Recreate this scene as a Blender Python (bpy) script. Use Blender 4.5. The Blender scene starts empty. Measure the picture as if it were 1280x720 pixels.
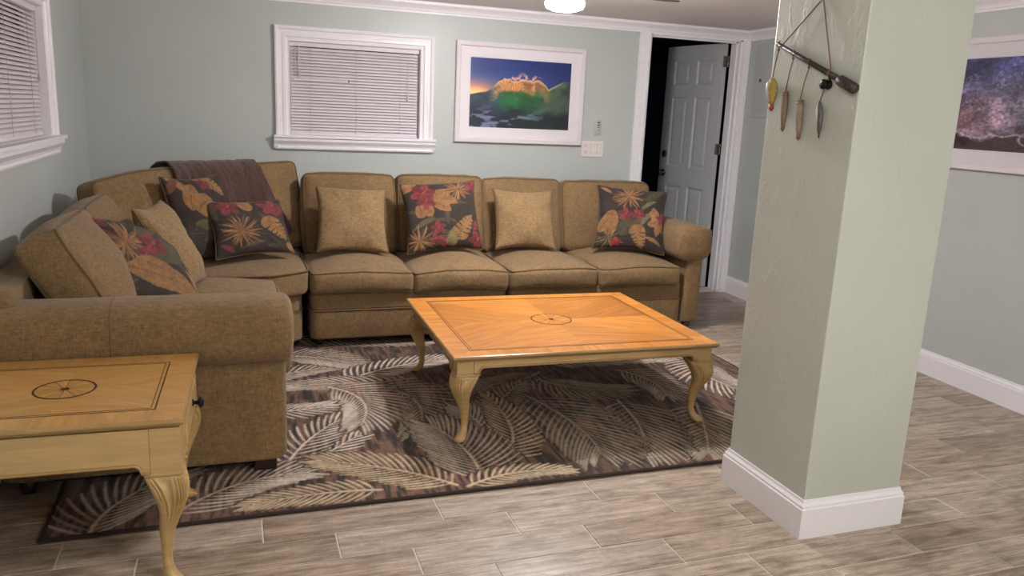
import bpy, bmesh, math, random
import numpy as np
from mathutils import Matrix, Vector, noise as mnoise

random.seed(7)
RNG = np.random.default_rng(11)
SC = bpy.context.scene
COL = SC.collection

# ------------------------------------------------------------------ camera
F_PX = 991.126
YAW, PITCH, ROLL = 0.341695, 0.216641, 0.045165
CAM_H = 1.39
fw = Vector((math.sin(YAW) * math.cos(PITCH), math.cos(YAW) * math.cos(PITCH), -math.sin(PITCH)))
rt = Vector((math.cos(YAW), -math.sin(YAW), 0))
up = rt.cross(fw)
c_, s_ = math.cos(ROLL), math.sin(ROLL)
rt2 = rt * c_ + up * s_
up2 = up * c_ - rt * s_
cd = bpy.data.cameras.new('camera')
cam = bpy.data.objects.new('camera', cd)
COL.objects.link(cam)
m3 = Matrix((rt2, up2, -fw)).transposed().to_4x4()
cam.matrix_world = Matrix.Translation((0, 0, CAM_H)) @ m3
cd.sensor_fit = 'HORIZONTAL'
cd.sensor_width = 36
cd.lens = F_PX / 1280 * 36
cd.clip_start = 0.05
SC.camera = cam

# ------------------------------------------------------------------ world, exposure
W = bpy.data.worlds.new('night')
SC.world = W
W.use_nodes = True
W.node_tree.nodes['Background'].inputs[0].default_value = (0.02, 0.025, 0.04, 1)
W.node_tree.nodes['Background'].inputs[1].default_value = 0.3
SC.view_settings.view_transform = 'Standard'
SC.view_settings.look = 'None'
SC.view_settings.gamma = 1
SC.view_settings.use_curve_mapping = False
SC.view_settings.exposure = 0.22

LAMP_FAN = 285.0           # emission of the fan's light dome
LAMP_NEAR = 38.0          # emission of the ceiling light just above the viewpoint
LAMP_ROOM = 164.0          # emission of the ceiling lights behind the camera
LAMP_FAN_COL = (1.0, 0.97, 0.995)
LAMP_ROOM_COL = (1.0, 0.955, 0.93)


# ------------------------------------------------------------------ helpers
def lin(r, g, b):
    f = lambda c: (c / 255 / 12.92) if c / 255 <= 0.04045 else ((c / 255 + 0.055) / 1.055) ** 2.4
    return (f(r), f(g), f(b), 1.0)


def meta(o, label=None, cat=None, group=None, kind=None):
    if label: o['label'] = label
    if cat: o['category'] = cat
    if group: o['group'] = group
    if kind: o['kind'] = kind
    return o


WORLD_M = {}


def attach(o, parent):
    if parent is not None:
        o.parent = parent
        o.matrix_parent_inverse = WORLD_M.get(parent.name, Matrix.Identity(4)).inverted()


def thing(name, loc, label=None, cat=None, group=None, kind=None):
    o = bpy.data.objects.new(name, None)
    o.empty_display_size = 0.1
    COL.objects.link(o)
    o.location = loc
    WORLD_M[o.name] = Matrix.Translation(loc)
    return meta(o, label, cat, group, kind)


def link(name, me, parent=None):
    o = bpy.data.objects.new(name, me)
    COL.objects.link(o)
    attach(o, parent)
    return o


class MB:
    """collects vertices and faces of ONE mesh"""
    def __init__(s):
        s.v = []; s.f = []; s.uv = None; s.sm = []; s.mi = []

    def add(s, vs, fs, smooth=False, mi=0):
        b = len(s.v)
        s.v.extend([tuple(map(float, q)) for q in vs])
        for f in fs:
            s.f.append([b + i for i in f]); s.sm.append(smooth); s.mi.append(mi)

    def box(s, x0, x1, y0, y1, z0, z1, mi=0):
        vs = [(x, y, z) for z in (z0, z1) for y in (y0, y1) for x in (x0, x1)]
        s.add(vs, [(0, 2, 3, 1), (4, 5, 7, 6), (0, 1, 5, 4), (2, 6, 7, 3), (0, 4, 6, 2), (1, 3, 7, 5)], mi=mi)
        return s

    def grid(s, P, nu, nv, smooth=True, closed_u=False, mi=0):
        """P: list of nv rows with nu points each"""
        fs = []
        for j in range(nv - 1):
            for i in range(nu if closed_u else nu - 1):
                k = (i + 1) % nu
                fs.append((j * nu + i, j * nu + k, (j + 1) * nu + k, (j + 1) * nu + i))
        s.add(P, fs, smooth, mi)
        return s

    def tube(s, pts, r, n=8, closed=False, caps=True, smooth=True):
        pts = [Vector(p) for p in pts]
        m = len(pts)
        rr = r if hasattr(r, '__len__') else [r] * m
        ring = []
        nrm = None
        for i, p in enumerate(pts):
            a = pts[(i - 1) % m] if (closed or i > 0) else p
            b = pts[(i + 1) % m] if (closed or i < m - 1) else p
            t = (b - a)
            t = t.normalized() if t.length > 1e-9 else Vector((0, 0, 1))
            if nrm is None:
                nrm = t.orthogonal().normalized()
            else:
                nrm = nrm - t * nrm.dot(t)
                nrm = nrm.normalized() if nrm.length > 1e-6 else t.orthogonal().normalized()
            bn = t.cross(nrm)
            for k in range(n):
                a_ = 2 * math.pi * k / n
                ring.append(p + (nrm * math.cos(a_) + bn * math.sin(a_)) * rr[i])
        fs = []
        for i in range(m if closed else m - 1):
            j = (i + 1) % m
            for k in range(n):
                l = (k + 1) % n
                fs.append((i * n + k, i * n + l, j * n + l, j * n + k))
        if caps and not closed:
            fs.append(tuple(range(n))[::-1])
            fs.append(tuple((m - 1) * n + k for k in range(n)))
        s.add(ring, fs, smooth)
        return s

    def lathe(s, prof, n=24, M=None, smooth=True):
        """prof: (radius, height) pairs, axis z, moved by M"""
        M = M or Matrix.Identity(4)
        vs = []
        for r, z in prof:
            for k in range(n):
                a = 2 * math.pi * k / n
                vs.append(M @ Vector((r * math.cos(a), r * math.sin(a), z)))
        fs = []
        for j in range(len(prof) - 1):
            for k in range(n):
                l = (k + 1) % n
                fs.append((j * n + k, j * n + l, (j + 1) * n + l, (j + 1) * n + k))
        fs.append(tuple(range(n))[::-1])
        fs.append(tuple((len(prof) - 1) * n + k for k in range(n)))
        s.add(vs, fs, smooth)
        return s

    def prism(s, prof, org, U, V, D, L, smooth=False):
        """profile (u,v) polygon pushed along D by L"""
        org, U, V, D = Vector(org), Vector(U), Vector(V), Vector(D)
        n = len(prof)
        vs = [org + U * a + V * b for a, b in prof] + [org + U * a + V * b + D * L for a, b in prof]
        fs = [(i, (i + 1) % n, n + (i + 1) % n, n + i) for i in range(n)]
        fs += [tuple(range(n))[::-1], tuple(range(n, 2 * n))]
        s.add(vs, fs, smooth)
        return s

    def frame(s, a0, a1, b0, b1, prof, P, cap=False, smooth=False):
        """rectangular frame; prof = (inset, depth) list; P(a,b,d) -> point"""
        n = len(prof)
        vs = []
        for t, d in prof:
            for (a, b) in ((a0 + t, b0 + t), (a1 - t, b0 + t), (a1 - t, b1 - t), (a0 + t, b1 - t)):
                vs.append(P(a, b, d))
        fs = []
        for i in range(n - 1):
            for k in range(4):
                l = (k + 1) % 4
                fs.append((i * 4 + k, i * 4 + l, (i + 1) * 4 + l, (i + 1) * 4 + k))
        if cap:
            fs.append(tuple((n - 1) * 4 + k for k in range(4)))
        s.add(vs, fs, smooth)
        return s

    def xf(s, M):
        s.v = [tuple(M @ Vector(p)) for p in s.v]
        return s

    def mesh(s, name, mats, fix=True):
        me = bpy.data.meshes.new(name)
        me.from_pydata(s.v, [], s.f)
        mats = mats if isinstance(mats, (list, tuple)) else [mats]
        for m in mats: me.materials.append(m)
        me.polygons.foreach_set('use_smooth', s.sm)
        me.polygons.foreach_set('material_index', s.mi)
        if fix:
            bm = bmesh.new(); bm.from_mesh(me)
            bmesh.ops.recalc_face_normals(bm, faces=bm.faces)
            bm.to_mesh(me); bm.free()
        me.update()
        return me

    def build(s, name, mats, parent=None, bevel=0, fix=True):
        me = s.mesh(name, mats, fix)
        if bevel:
            bm = bmesh.new(); bm.from_mesh(me)
            es = [e for e in bm.edges if len(e.link_faces) == 2 and e.calc_face_angle(0) > 0.6]
            bmesh.ops.bevel(bm, geom=es, offset=bevel, segments=2, affect='EDGES', profile=0.6)
            bm.to_mesh(me); bm.free(); me.update()
        return link(name, me, parent)


def bx(name, mats, parent, x0, x1, y0, y1, z0, z1, bevel=0):
    return MB().box(x0, x1, y0, y1, z0, z1).build(name, mats, parent, bevel)


# ------------------------------------------------------------------ materials
class NT:
    def __init__(s, name):
        s.m = bpy.data.materials.new(name); s.m.use_nodes = True
        s.t = s.m.node_tree; s.b = s.t.nodes['Principled BSDF']

    def n(s, typ, **kw):
        x = s.t.nodes.new(typ)
        for k, v in kw.items():
            if k.startswith('i_'):
                x.inputs[k[2:].replace('_', ' ')].default_value = v
            else: setattr(x, k, v)
        return x

    def l(s, a, b): s.t.links.new(a, b)

    def coords(s, kind='Object', scale=(1, 1, 1)):
        tc = s.n('ShaderNodeTexCoord')
        mp = s.n('ShaderNodeMapping'); mp.inputs['Scale'].default_value = scale
        s.l(tc.outputs[kind], mp.inputs['Vector'])
        return mp.outputs['Vector']

    def noise(s, vec, scale, detail=3, rough=0.55):
        x = s.n('ShaderNodeTexNoise'); x.inputs['Scale'].default_value = scale
        x.inputs['Detail'].default_value = detail; x.inputs['Roughness'].default_value = rough
        s.l(vec, x.inputs['Vector'])
        return x.outputs['Fac']

    def ramp(s, fac, stops):
        x = s.n('ShaderNodeValToRGB')
        e = x.color_ramp.elements
        while len(e) < len(stops): e.new(0.5)
        for q, (p, c) in zip(e, stops):
            q.position = p; q.color = c
        s.l(fac, x.inputs['Fac'])
        return x.outputs['Color']

    def mix(s, a, b, fac, mode='MIX'):
        x = s.n('ShaderNodeMix', data_type='RGBA', blend_type=mode)
        for v, i in ((fac, 0), (a, 6), (b, 7)):
            if isinstance(v, bpy.types.NodeSocket): s.l(v, x.inputs[i])
            else: x.inputs[i].default_value = v
        return x.outputs[2]

    def bump(s, h, strength, dist=0.01, chain=None):
        x = s.n('ShaderNodeBump'); x.inputs['Strength'].default_value = strength
        x.inputs['Distance'].default_value = dist
        s.l(h, x.inputs['Height'])
        if chain: s.l(chain, x.inputs['Normal'])
        s.l(x.outputs['Normal'], s.b.inputs['Normal'])
        return x.outputs['Normal']

    def base(s, c):
        if isinstance(c, bpy.types.NodeSocket): s.l(c, s.b.inputs['Base Color'])
        else: s.b.inputs['Base Color'].default_value = c

    def p(s, **kw):
        for k, v in kw.items(): s.b.inputs[k.replace('_', ' ')].default_value = v
        return s


def plain(name, rgb, rough=0.5, metal=0.0, var=0.06, scale=20, bump=0.0):
    t = NT(name)
    v = t.coords()
    f = t.noise(v, scale)
    c = lin(*rgb)
    d = tuple(min(1, x * (1 + var)) for x in c[:3]) + (1,)
    e = tuple(x * (1 - var) for x in c[:3]) + (1,)
    t.base(t.ramp(f, [(0.3, e), (0.7, d)]))
    t.p(Roughness=rough, Metallic=metal)
    if bump: t.bump(f, bump, 0.002)
    return t.m


def wall_mat(name, rgb, strength):
    t = NT(name)
    v = t.coords()
    f = t.noise(v, 2.2, 2)
    c = lin(*rgb)
    t.base(t.ramp(f, [(0.3, tuple(x * .97 for x in c[:3]) + (1,)), (0.7, tuple(min(1, x * 1.03) for x in c[:3]) + (1,))]))
    t.p(Roughness=0.42)
    b1 = t.bump(t.noise(v, 60, 3), 0.06 * strength, 0.004)
    # trowel marks: short ridges where a stretched noise passes a threshold
    wv = t.coords('Object', (1, 1, 0.62))
    n2 = t.noise(wv, 11, 4, 0.62)
    r2 = t.ramp(n2, [(0.53, (0, 0, 0, 1)), (0.60, (1, 1, 1, 1))])
    t.bump(r2, 0.17 * strength, 0.006, b1)
    return t.m


def fabric_mat(name, rgb, dark=0.7, light=1.25):
    t = NT(name)
    a = t.noise(t.coords('Object', (1, 1, 4)), 40, 4, 0.75)
    b = t.noise(t.coords('Object', (5, 5, 1)), 36, 4, 0.75)
    big = t.noise(t.coords(), 7, 2)
    c = lin(*rgb)
    mk = lambda k: tuple(min(1, x * k) for x in c[:3]) + (1,)
    ca = t.ramp(a, [(0.34, mk(dark)), (0.66, mk(light))])
    cb = t.ramp(b, [(0.34, mk(dark)), (0.66, mk(light))])
    cc = t.mix(ca, cb, 0.5)
    g = t.ramp(big, [(0.3, (0.9, 0.9, 0.9, 1)), (0.7, (1.08, 1.06, 1.02, 1))])
    t.base(t.mix(cc, g, 1.0, 'MULTIPLY'))
    t.p(Roughness=0.92)
    t.b.inputs['Sheen Weight'].default_value = 0.12
    t.b.inputs['Sheen Roughness'].default_value = 0.5
    n1 = t.bump(a, 0.35, 0.004)
    t.bump(b, 0.35, 0.004, n1)
    return t.m


def vcol_mat(name, rough=0.8, bump=0.0, sheen=0.0, bscale=300):
    t = NT(name)
    a = t.n('ShaderNodeVertexColor', layer_name='Col')
    v = t.coords()
    f = t.noise(v, bscale, 2, 0.7)
    g = t.ramp(f, [(0.3, (0.82, 0.82, 0.82, 1)), (0.7, (1.16, 1.16, 1.16, 1))])
    t.base(t.mix(a.outputs['Color'], g, 1.0 if bump else 0.0, 'MULTIPLY'))
    t.p(Roughness=rough)
    t.b.inputs['Sheen Weight'].default_value = sheen
    if bump: t.bump(f, bump, 0.003)
    return t.m


def wood_mat(name, dark, mid, light, rough=0.3, coat=0.3):
    """grain runs along U of the UV layer; tone comes from the colour attribute"""
    t = NT(name)
    tc = t.n('ShaderNodeTexCoord')
    mp = t.n('ShaderNodeMapping'); mp.inputs['Scale'].default_value = (1.6, 16, 1)
    t.l(tc.outputs['UV'], mp.inputs['Vector'])
    n1 = t.noise(mp.outputs['Vector'], 2.2, 5, 0.6)
    mp2 = t.n('ShaderNodeMapping'); mp2.inputs['Scale'].default_value = (6, 130, 1)
    t.l(tc.outputs['UV'], mp2.inputs['Vector'])
    n2 = t.noise(mp2.outputs['Vector'], 2.0, 2, 0.6)
    c = t.ramp(n1, [(0.28, lin(*dark)), (0.5, lin(*mid)), (0.75, lin(*light))])
    g = t.ramp(n2, [(0.3, (0.88, 0.86, 0.82, 1)), (0.65, (1.05, 1.05, 1.05, 1))])
    c2 = t.mix(c, g, 1.0, 'MULTIPLY')
    a = t.n('ShaderNodeVertexColor', layer_name='Tone')
    t.base(t.mix(c2, a.outputs['Color'], 1.0, 'MULTIPLY'))
    t.p(Roughness=rough)
    t.b.inputs['Coat Weight'].default_value = coat
    t.b.inputs['Coat Roughness'].default_value = 0.18
    return t.m


def solid_wood(name, rgb, rough=0.38, stretch=(1.2, 14, 14)):
    t = NT(name)
    v = t.coords('Object', stretch)
    n1 = t.noise(v, 4, 4, 0.6)
    c = lin(*rgb)
    mk = lambda k: tuple(min(1, x * k) for x in c[:3]) + (1,)
    t.base(t.ramp(n1, [(0.3, mk(0.86)), (0.7, mk(1.12))]))
    t.p(Roughness=rough)
    t.b.inputs['Coat Weight'].default_value = 0.15
    t.b.inputs['Coat Roughness'].default_value = 0.3
    return t.m


def tile_mat():
    t = NT('wood look tile')
    tc = t.n('ShaderNodeTexCoord')
    oi = t.n('ShaderNodeObjectInfo')
    mul = t.n('ShaderNodeMath', operation='MULTIPLY'); mul.inputs[1].default_value = 57.0
    t.l(oi.outputs['Random'], mul.inputs[0])
    cmb = t.n('ShaderNodeCombineXYZ')
    t.l(mul.outputs[0], cmb.inputs[0]); t.l(mul.outputs[0], cmb.inputs[1])
    add = t.n('ShaderNodeVectorMath', operation='ADD')
    t.l(tc.outputs['Object'], add.inputs[0]); t.l(cmb.outputs[0], add.inputs[1])

    def mapped(sc):
        mp = t.n('ShaderNodeMapping'); mp.inputs['Scale'].default_value = sc
        t.l(add.outputs[0], mp.inputs['Vector']); return mp.outputs['Vector']
    g = t.noise(mapped((1.4, 17, 1)), 2.4, 7, 0.72)
    blot = t.noise(mapped((3.0, 8, 1)), 2.2, 5, 0.65)
    fine = t.noise(mapped((8, 150, 1)), 1.5, 3, 0.7)
    saw = t.noise(mapped((60, 9, 1)), 1.8, 4, 0.75)
    streak = t.noise(mapped((1.1, 34, 1)), 1.3, 3, 0.6)
    c = t.ramp(g, [(0.28, lin(112, 98, 86)), (0.42, lin(152, 137, 121)), (0.56, lin(180, 165, 149)), (0.76, lin(214, 202, 187))])
    c = t.mix(c, t.ramp(blot, [(0.32, (0.60, 0.52, 0.45, 1)), (0.48, (1, 1, 1, 1)), (0.66, (1.2, 1.21, 1.22, 1))]), 0.95, 'MULTIPLY')
    c = t.mix(c, t.ramp(fine, [(0.32, (0.66, 0.63, 0.60, 1)), (0.58, (1.08, 1.08, 1.08, 1))]), 0.8, 'MULTIPLY')
    c = t.mix(c, t.ramp(saw, [(0.50, (1, 1, 1, 1)), (0.68, (1.34, 1.33, 1.32, 1))]), 0.5, 'MULTIPLY')
    c = t.mix(c, t.ramp(streak, [(0.28, (0.48, 0.42, 0.38, 1)), (0.38, (1, 1, 1, 1))]), 0.7, 'MULTIPLY')
    tone = t.ramp(oi.outputs['Random'], [(0.0, (0.70, 0.65, 0.60, 1)), (0.3, (0.92, 0.88, 0.85, 1)), (0.7, (1.0, 1.0, 1.0, 1)), (1.0, (1.13, 1.13, 1.13, 1))])
    t.base(t.mix(c, tone, 1.0, 'MULTIPLY'))
    t.p(Roughness=0.36)
    t.bump(g, 0.12, 0.003)
    return t.m


def glass_mat(name, tint=(1, 1, 1, 1)):
    t = NT(name)
    tr = t.n('ShaderNodeBsdfTransparent'); tr.inputs[0].default_value = tint
    gl = t.n('ShaderNodeBsdfGlossy'); gl.inputs['Roughness'].default_value = 0.04
    fr = t.n('ShaderNodeFresnel'); fr.inputs['IOR'].default_value = 1.45
    mx = t.n('ShaderNodeMixShader')
    t.l(fr.outputs[0], mx.inputs[0]); t.l(tr.outputs[0], mx.inputs[1]); t.l(gl.outputs[0], mx.inputs[2])
    t.l(mx.outputs[0], t.t.nodes['Material Output'].inputs['Surface'])
    return t.m


def emit_mat(name, col, strength):
    t = NT(name)
    t.base((0.9, 0.9, 0.9, 1))
    t.b.inputs['Emission Color'].default_value = col + (1,)
    t.b.inputs['Emission Strength'].default_value = strength
    return t.m


M = {}
M['wall'] = wall_mat('sage wall paint', (193, 199, 195), 0.55)
M['pillar'] = wall_mat('sage trowelled paint', (194, 199, 189), 0.85)
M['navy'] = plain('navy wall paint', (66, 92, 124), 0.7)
M['ceiling'] = plain('ceiling paint', (234, 231, 230), 0.8, bump=0.1, scale=70, var=0.02)
M['trim'] = plain('white trim paint', (244, 242, 246), 0.35, var=0.015)
M['door'] = plain('door paint', (204, 206, 208), 0.4, var=0.015)
M['panelgrey'] = plain('grey panel paint', (188, 194, 190), 0.45, var=0.02)
M['blind'] = plain('white blind', (228, 219, 224), 0.45, var=0.02)
M['cord'] = plain('blind cord', (196, 188, 188), 0.7)
M['night'] = plain('dark night glass', (12, 14, 20), 0.15)
M['fabric'] = fabric_mat('olive tan weave', (127, 102, 68), 0.50, 1.48)
M['piping'] = fabric_mat('olive piping', (104, 82, 54))
M['tan'] = fabric_mat('tan pillow weave', (138, 112, 76), 0.45, 1.52)
M['floral'] = vcol_mat('printed floral cloth', 0.85, 0.12, 0.1)
M['floralpipe'] = plain('brown piping', (96, 72, 50), 0.9)
M['rug'] = vcol_mat('cut pile rug', 0.95, 0.2, 0.08, 420)
M['binding'] = plain('rug binding', (48, 34, 28), 0.9, bump=0.3, scale=200)
M['blanket'] = None
M['darkwood'] = plain('dark foot wood', (44, 22, 18), 0.4)
M['tile'] = tile_mat()
M['grout'] = plain('grout', (222, 214, 202), 0.8)
M['amber'] = wood_mat('amber veneer', (190, 116, 38), (216, 142, 60), (232, 168, 86), 0.28, 0.3)
M['veneer2'] = wood_mat('honey veneer', (178, 132, 68), (194, 148, 82), (206, 163, 96), 0.32, 0.3)
M['cream'] = solid_wood('cream painted wood', (190, 158, 106))
M['edge'] = solid_wood('edge wood', (166, 134, 88), 0.25)
M['inlay'] = plain('dark inlay', (58, 32, 20), 0.4)
M['black'] = plain('black metal', (22, 20, 20), 0.35, 0.6)
M['steel'] = plain('hinge steel', (150, 145, 138), 0.35, 0.9)
M['nickel'] = plain('dark nickel', (96, 92, 92), 0.3, 0.9)
M['plastic'] = plain('white plastic', (232, 224, 220), 0.35, var=0.01)
M['slot'] = plain('dark slot', (40, 38, 38), 0.5)
M['greyplastic'] = plain('grey plastic', (192, 190, 187), 0.4, var=0.02)
M['mat'] = plain('picture mat', (232, 226, 228), 0.7, var=0.01)
M['frame'] = plain('white picture frame', (226, 220, 222), 0.35, var=0.01)
M['glass'] = glass_mat('picture glass')
M['print'] = vcol_mat('printed photograph', 0.35)
M['rod'] = plain('dark rod wood', (52, 40, 36), 0.5, bump=0.2)
M['twine'] = plain('twine', (128, 100, 78), 0.9)
M['fan'] = plain('brown fan blade', (92, 80, 72), 0.5)
M['fanmetal'] = plain('bronze fan metal', (70, 60, 54), 0.4, 0.7)
M['lampfan'] = emit_mat('lit dome', LAMP_FAN_COL, LAMP_FAN)
M['lampnear'] = emit_mat('lit dome near', LAMP_ROOM_COL, LAMP_NEAR)
M['lamproom'] = emit_mat('lit dome behind', LAMP_ROOM_COL, LAMP_ROOM)


# ------------------------------------------------------------------ drawing printed patterns as vertex colours
def fbm2(w, h, cells, seed, octv=5, aspect=1.0):
    r = np.random.default_rng(seed)
    out = np.zeros((h, w)); amp = 1.0; tot = 0
    cx, cy = cells, max(1, int(cells * aspect))
    for o in range(octv):
        g = r.random((cy + 2, cx + 2))
        x = np.linspace(0, cx, w, endpoint=False); y = np.linspace(0, cy, h, endpoint=False)
        xi = x.astype(int); yi = y.astype(int); fx = x - xi; fy = y - yi
        fx = fx * fx * (3 - 2 * fx); fy = fy * fy * (3 - 2 * fy)
        a = g[np.ix_(yi, xi)]; b = g[np.ix_(yi, xi + 1)]; c = g[np.ix_(yi + 1, xi)]; d = g[np.ix_(yi + 1, xi + 1)]
        out += amp * ((a * (1 - fx) + b * fx) * (1 - fy)[:, None] + (c * (1 - fx) + d * fx) * fy[:, None])
        tot += amp; amp *= 0.5; cx *= 2; cy *= 2
    out /= tot
    return np.clip(0.5 + (out - out.mean()) / (out.std() * 4.6 + 1e-9), 0, 1)


class Canvas:
    """a colour raster in sRGB, x right, y up, in the units of the cloth"""
    def __init__(s, w, h, res, bg):
        s.w, s.h, s.res = w, h, res
        s.nx, s.ny = int(round(w / res)) + 1, int(round(h / res)) + 1
        s.c = np.empty((s.ny, s.nx, 3)); s.c[:] = bg; s.ground = None
        s.mask = np.zeros((s.ny, s.nx))
        s.x = np.linspace(0, w, s.nx); s.y = np.linspace(0, h, s.ny)

    def blend(s, sl, a, col):
        if col is None:
            s.c[sl] = s.c[sl] * (1 - a[..., None]) + s.ground[sl] * a[..., None]
            s.mask[sl] *= 1 - a
            return
        s.c[sl] = s.c[sl] * (1 - a[..., None]) + np.array(col) * a[..., None]
        s.mask[sl] = np.maximum(s.mask[sl], a)

    def stroke(s, pts, r0, r1, col, k=18, belly=0.0, soft=1.0):
        P = np.array(pts, float)
        t = np.linspace(0, 1, k)[:, None]
        if len(P) == 3: Q = P[0] * (1 - t) ** 2 + 2 * P[1] * t * (1 - t) + P[2] * t ** 2
        else: Q = P[0] * (1 - t) + P[1] * t
        t = t[:, 0]
        R = r0 * (1 - t) + r1 * t + belly * np.sin(np.pi * t)
        m = R.max() + s.res * 2
        x0, y0 = Q.min(0) - m; x1, y1 = Q.max(0) + m
        i0 = max(0, int(x0 / s.res)); i1 = min(s.nx, int(x1 / s.res) + 2)
        j0 = max(0, int(y0 / s.res)); j1 = min(s.ny, int(y1 / s.res) + 2)
        if i0 >= i1 or j0 >= j1: return
        X = s.x[None, i0:i1]; Y = s.y[j0:j1, None]
        d = np.full((j1 - j0, i1 - i0), 1e9)
        for (qx, qy), r in zip(Q, R):
            np.minimum(d, np.hypot(X - qx, Y - qy) - r, out=d)
        a = np.clip(0.5 - d / (s.res * soft), 0, 1)
        s.blend((slice(j0, j1), slice(i0, i1)), a, col)

    def spiky(s, cx, cy, R, cols, n=16, seed=0, r=0.035):
        g = np.random.default_rng(seed)
        n = int(n * 1.5)
        for i in range(n):
            a = 2 * math.pi * i / n + g.uniform(-.12, .12); L = R * g.uniform(.7, 1.05)
            b = a + g.uniform(-.35, .35)
            s.stroke([(cx, cy), (cx + .6 * L * math.cos(a), cy + .6 * L * math.sin(a)),
                      (cx + L * math.cos(b), cy + L * math.sin(b))], r * R * .55, r * R * .1, np.array(cols[i % len(cols)]) * g.uniform(.85, 1.12), belly=r * R * .75)

    def flower(s, cx, cy, R, col, n=5, a0=0.3, fat=.34):
        for i in range(n):
            a = a0 + 2 * math.pi * i / n
            k = .88 + .2 * (i % 2)
            s.stroke([(cx + .2 * R * math.cos(a), cy + .2 * R * math.sin(a)), (cx + .75 * R * math.cos(a), cy + .75 * R * math.sin(a))],
                     R * .12, R * .25, np.array(col) * k, belly=R * fat * .4)
            s.stroke([(cx, cy), (cx + .7 * R * math.cos(a), cy + .7 * R * math.sin(a))], R * .05, R * .015, np.array(col) * .62)
        s.stroke([(cx, cy), (cx + R * .2, cy + R * .25)], R * .09, R * .05, np.array(col) * 1.2 + 12)

    def leaf(s, x0, y0, x1, y1, wid, col, vein=None, bend=0.15):
        mx, my = (x0 + x1) / 2 - (y1 - y0) * bend, (y0 + y1) / 2 + (x1 - x0) * bend
        s.stroke([(x0, y0), (mx, my), (x1, y1)], wid * .15, wid * .05, col, k=26, belly=wid * .5)
        if vein is not None:
            s.stroke([(x0, y0), (mx, my), (x1, y1)], wid * .05, wid * .02, vein, k=26)
            dx, dy = x1 - x0, y1 - y0
            for q in (.25, .42, .58, .74):
                bx_, by_ = x0 * (1 - q) ** 2 + 2 * mx * q * (1 - q) + x1 * q * q, y0 * (1 - q) ** 2 + 2 * my * q * (1 - q) + y1 * q * q
                L_ = math.hypot(dx, dy)
                for sg in (-1, 1):
                    s.stroke([(bx_, by_), (bx_ + dx * .10 - sg * dy / L_ * wid * .32, by_ + dy * .10 + sg * dx / L_ * wid * .32)], wid * .025, wid * .01, vein, k=10)

    def monstera(s, cx, cy, R, ang, col, cut):
        ca, sa = math.cos(ang), math.sin(ang)
        T = lambda a, b: (cx + R * (a * ca - b * sa), cy + R * (a * sa + b * ca))
        s.stroke([T(-.55, 0), T(.45, 0)], R * .62, R * .4, col, k=20)
        s.stroke([T(.3, 0), T(.95, 0)], R * .38, R * .08, col, k=16)
        for t in (-.45, -.1, .22, .5):
            for sg in (-1, 1):
                s.stroke([T(t, sg * .16), T(t + .15, sg * .5), T(t + .2, sg * .95)], R * .025, R * .075, cut, k=16)
        s.stroke([T(-.9, 0), T(.9, 0)], R * .03, R * .015, np.array(cut) * 1.3, k=20)

    def frond(s, p0, p1, p2, L, col, n=20, w=0.0085, seed=0):
        P0, P1, P2 = map(lambda q: np.array(q, float), (p0, p1, p2))
        for under in (True, False):
            g = np.random.default_rng(seed)
            for i in range(n):
                t = 0.02 + .98 * (i + .5) / n
                q = P0 * (1 - t) ** 2 + 2 * P1 * t * (1 - t) + P2 * t ** 2
                d = 2 * (P1 - P0) * (1 - t) + 2 * (P2 - P1) * t
                d = d / np.linalg.norm(d)
                nrm = np.array([-d[1], d[0]])
                l = L * (0.55 + .45 * math.sin(math.pi * min(1, .2 + t * .8)) ** .8) * g.uniform(.92, 1.06)
                if t > .85: l *= .75
                for sg in (-1, 1):
                    fa = 1.12 - .72 * t
                    dirn = d * math.cos(fa) + nrm * sg * math.sin(fa)
                    mid = q + dirn * l * .55
                    fb = fa * .62
                    end = mid + (d * math.cos(fb) + nrm * sg * math.sin(fb)) * l * .5
                    k = g.uniform(.90, 1.06)
                    m = int(10 + l / .012)
                    if under: s.stroke([q, mid, end], w * 1.6, w * 1.3, None, k=m, belly=w * .4)
                    else: s.stroke([q, mid, end], w * .30, w * .42, np.array(col) * k, k=m, belly=w * .30)
        s.stroke([P0, P1, P2], w * .8, w * .4, np.array(col) * 1.02, k=60)

    def lookup(s, x, y):
        i = np.clip(np.rint(x / s.res).astype(int), 0, s.nx - 1)
        j = np.clip(np.rint(y / s.res).astype(int), 0, s.ny - 1)
        return s.c[j, i]


def set_cols(me, rgb, name='Col'):
    a = np.clip(rgb / 255.0, 0, 1)
    l = np.where(a <= 0.04045, a / 12.92, ((a + 0.055) / 1.055) ** 2.4)
    at = me.color_attributes.new(name, 'FLOAT_COLOR', 'POINT')
    q = np.ones((len(l), 4), np.float32); q[:, :3] = l
    at.data.foreach_set('color', q.ravel())


def grid_mesh(name, P, mat, smooth=True):
    """P: (ny,nx,3) array"""
    ny, nx = P.shape[:2]
    me = bpy.data.meshes.new(name)
    idx = np.arange(nx * ny).reshape(ny, nx)
    q = np.stack([idx[:-1, :-1], idx[:-1, 1:], idx[1:, 1:], idx[1:, :-1]], -1).reshape(-1, 4)
    me.vertices.add(nx * ny); me.vertices.foreach_set('co', P.reshape(-1, 3).astype(np.float32).ravel())
    me.loops.add(q.size); me.loops.foreach_set('vertex_index', q.ravel().astype(np.int32))
    me.polygons.add(len(q)); me.polygons.foreach_set('loop_start', np.arange(0, q.size, 4, dtype=np.int32))
    me.polygons.foreach_set('use_smooth', np.ones(len(q), bool) if smooth else np.zeros(len(q), bool))
    me.materials.append(mat)
    me.update(calc_edges=True)
    return me


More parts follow.
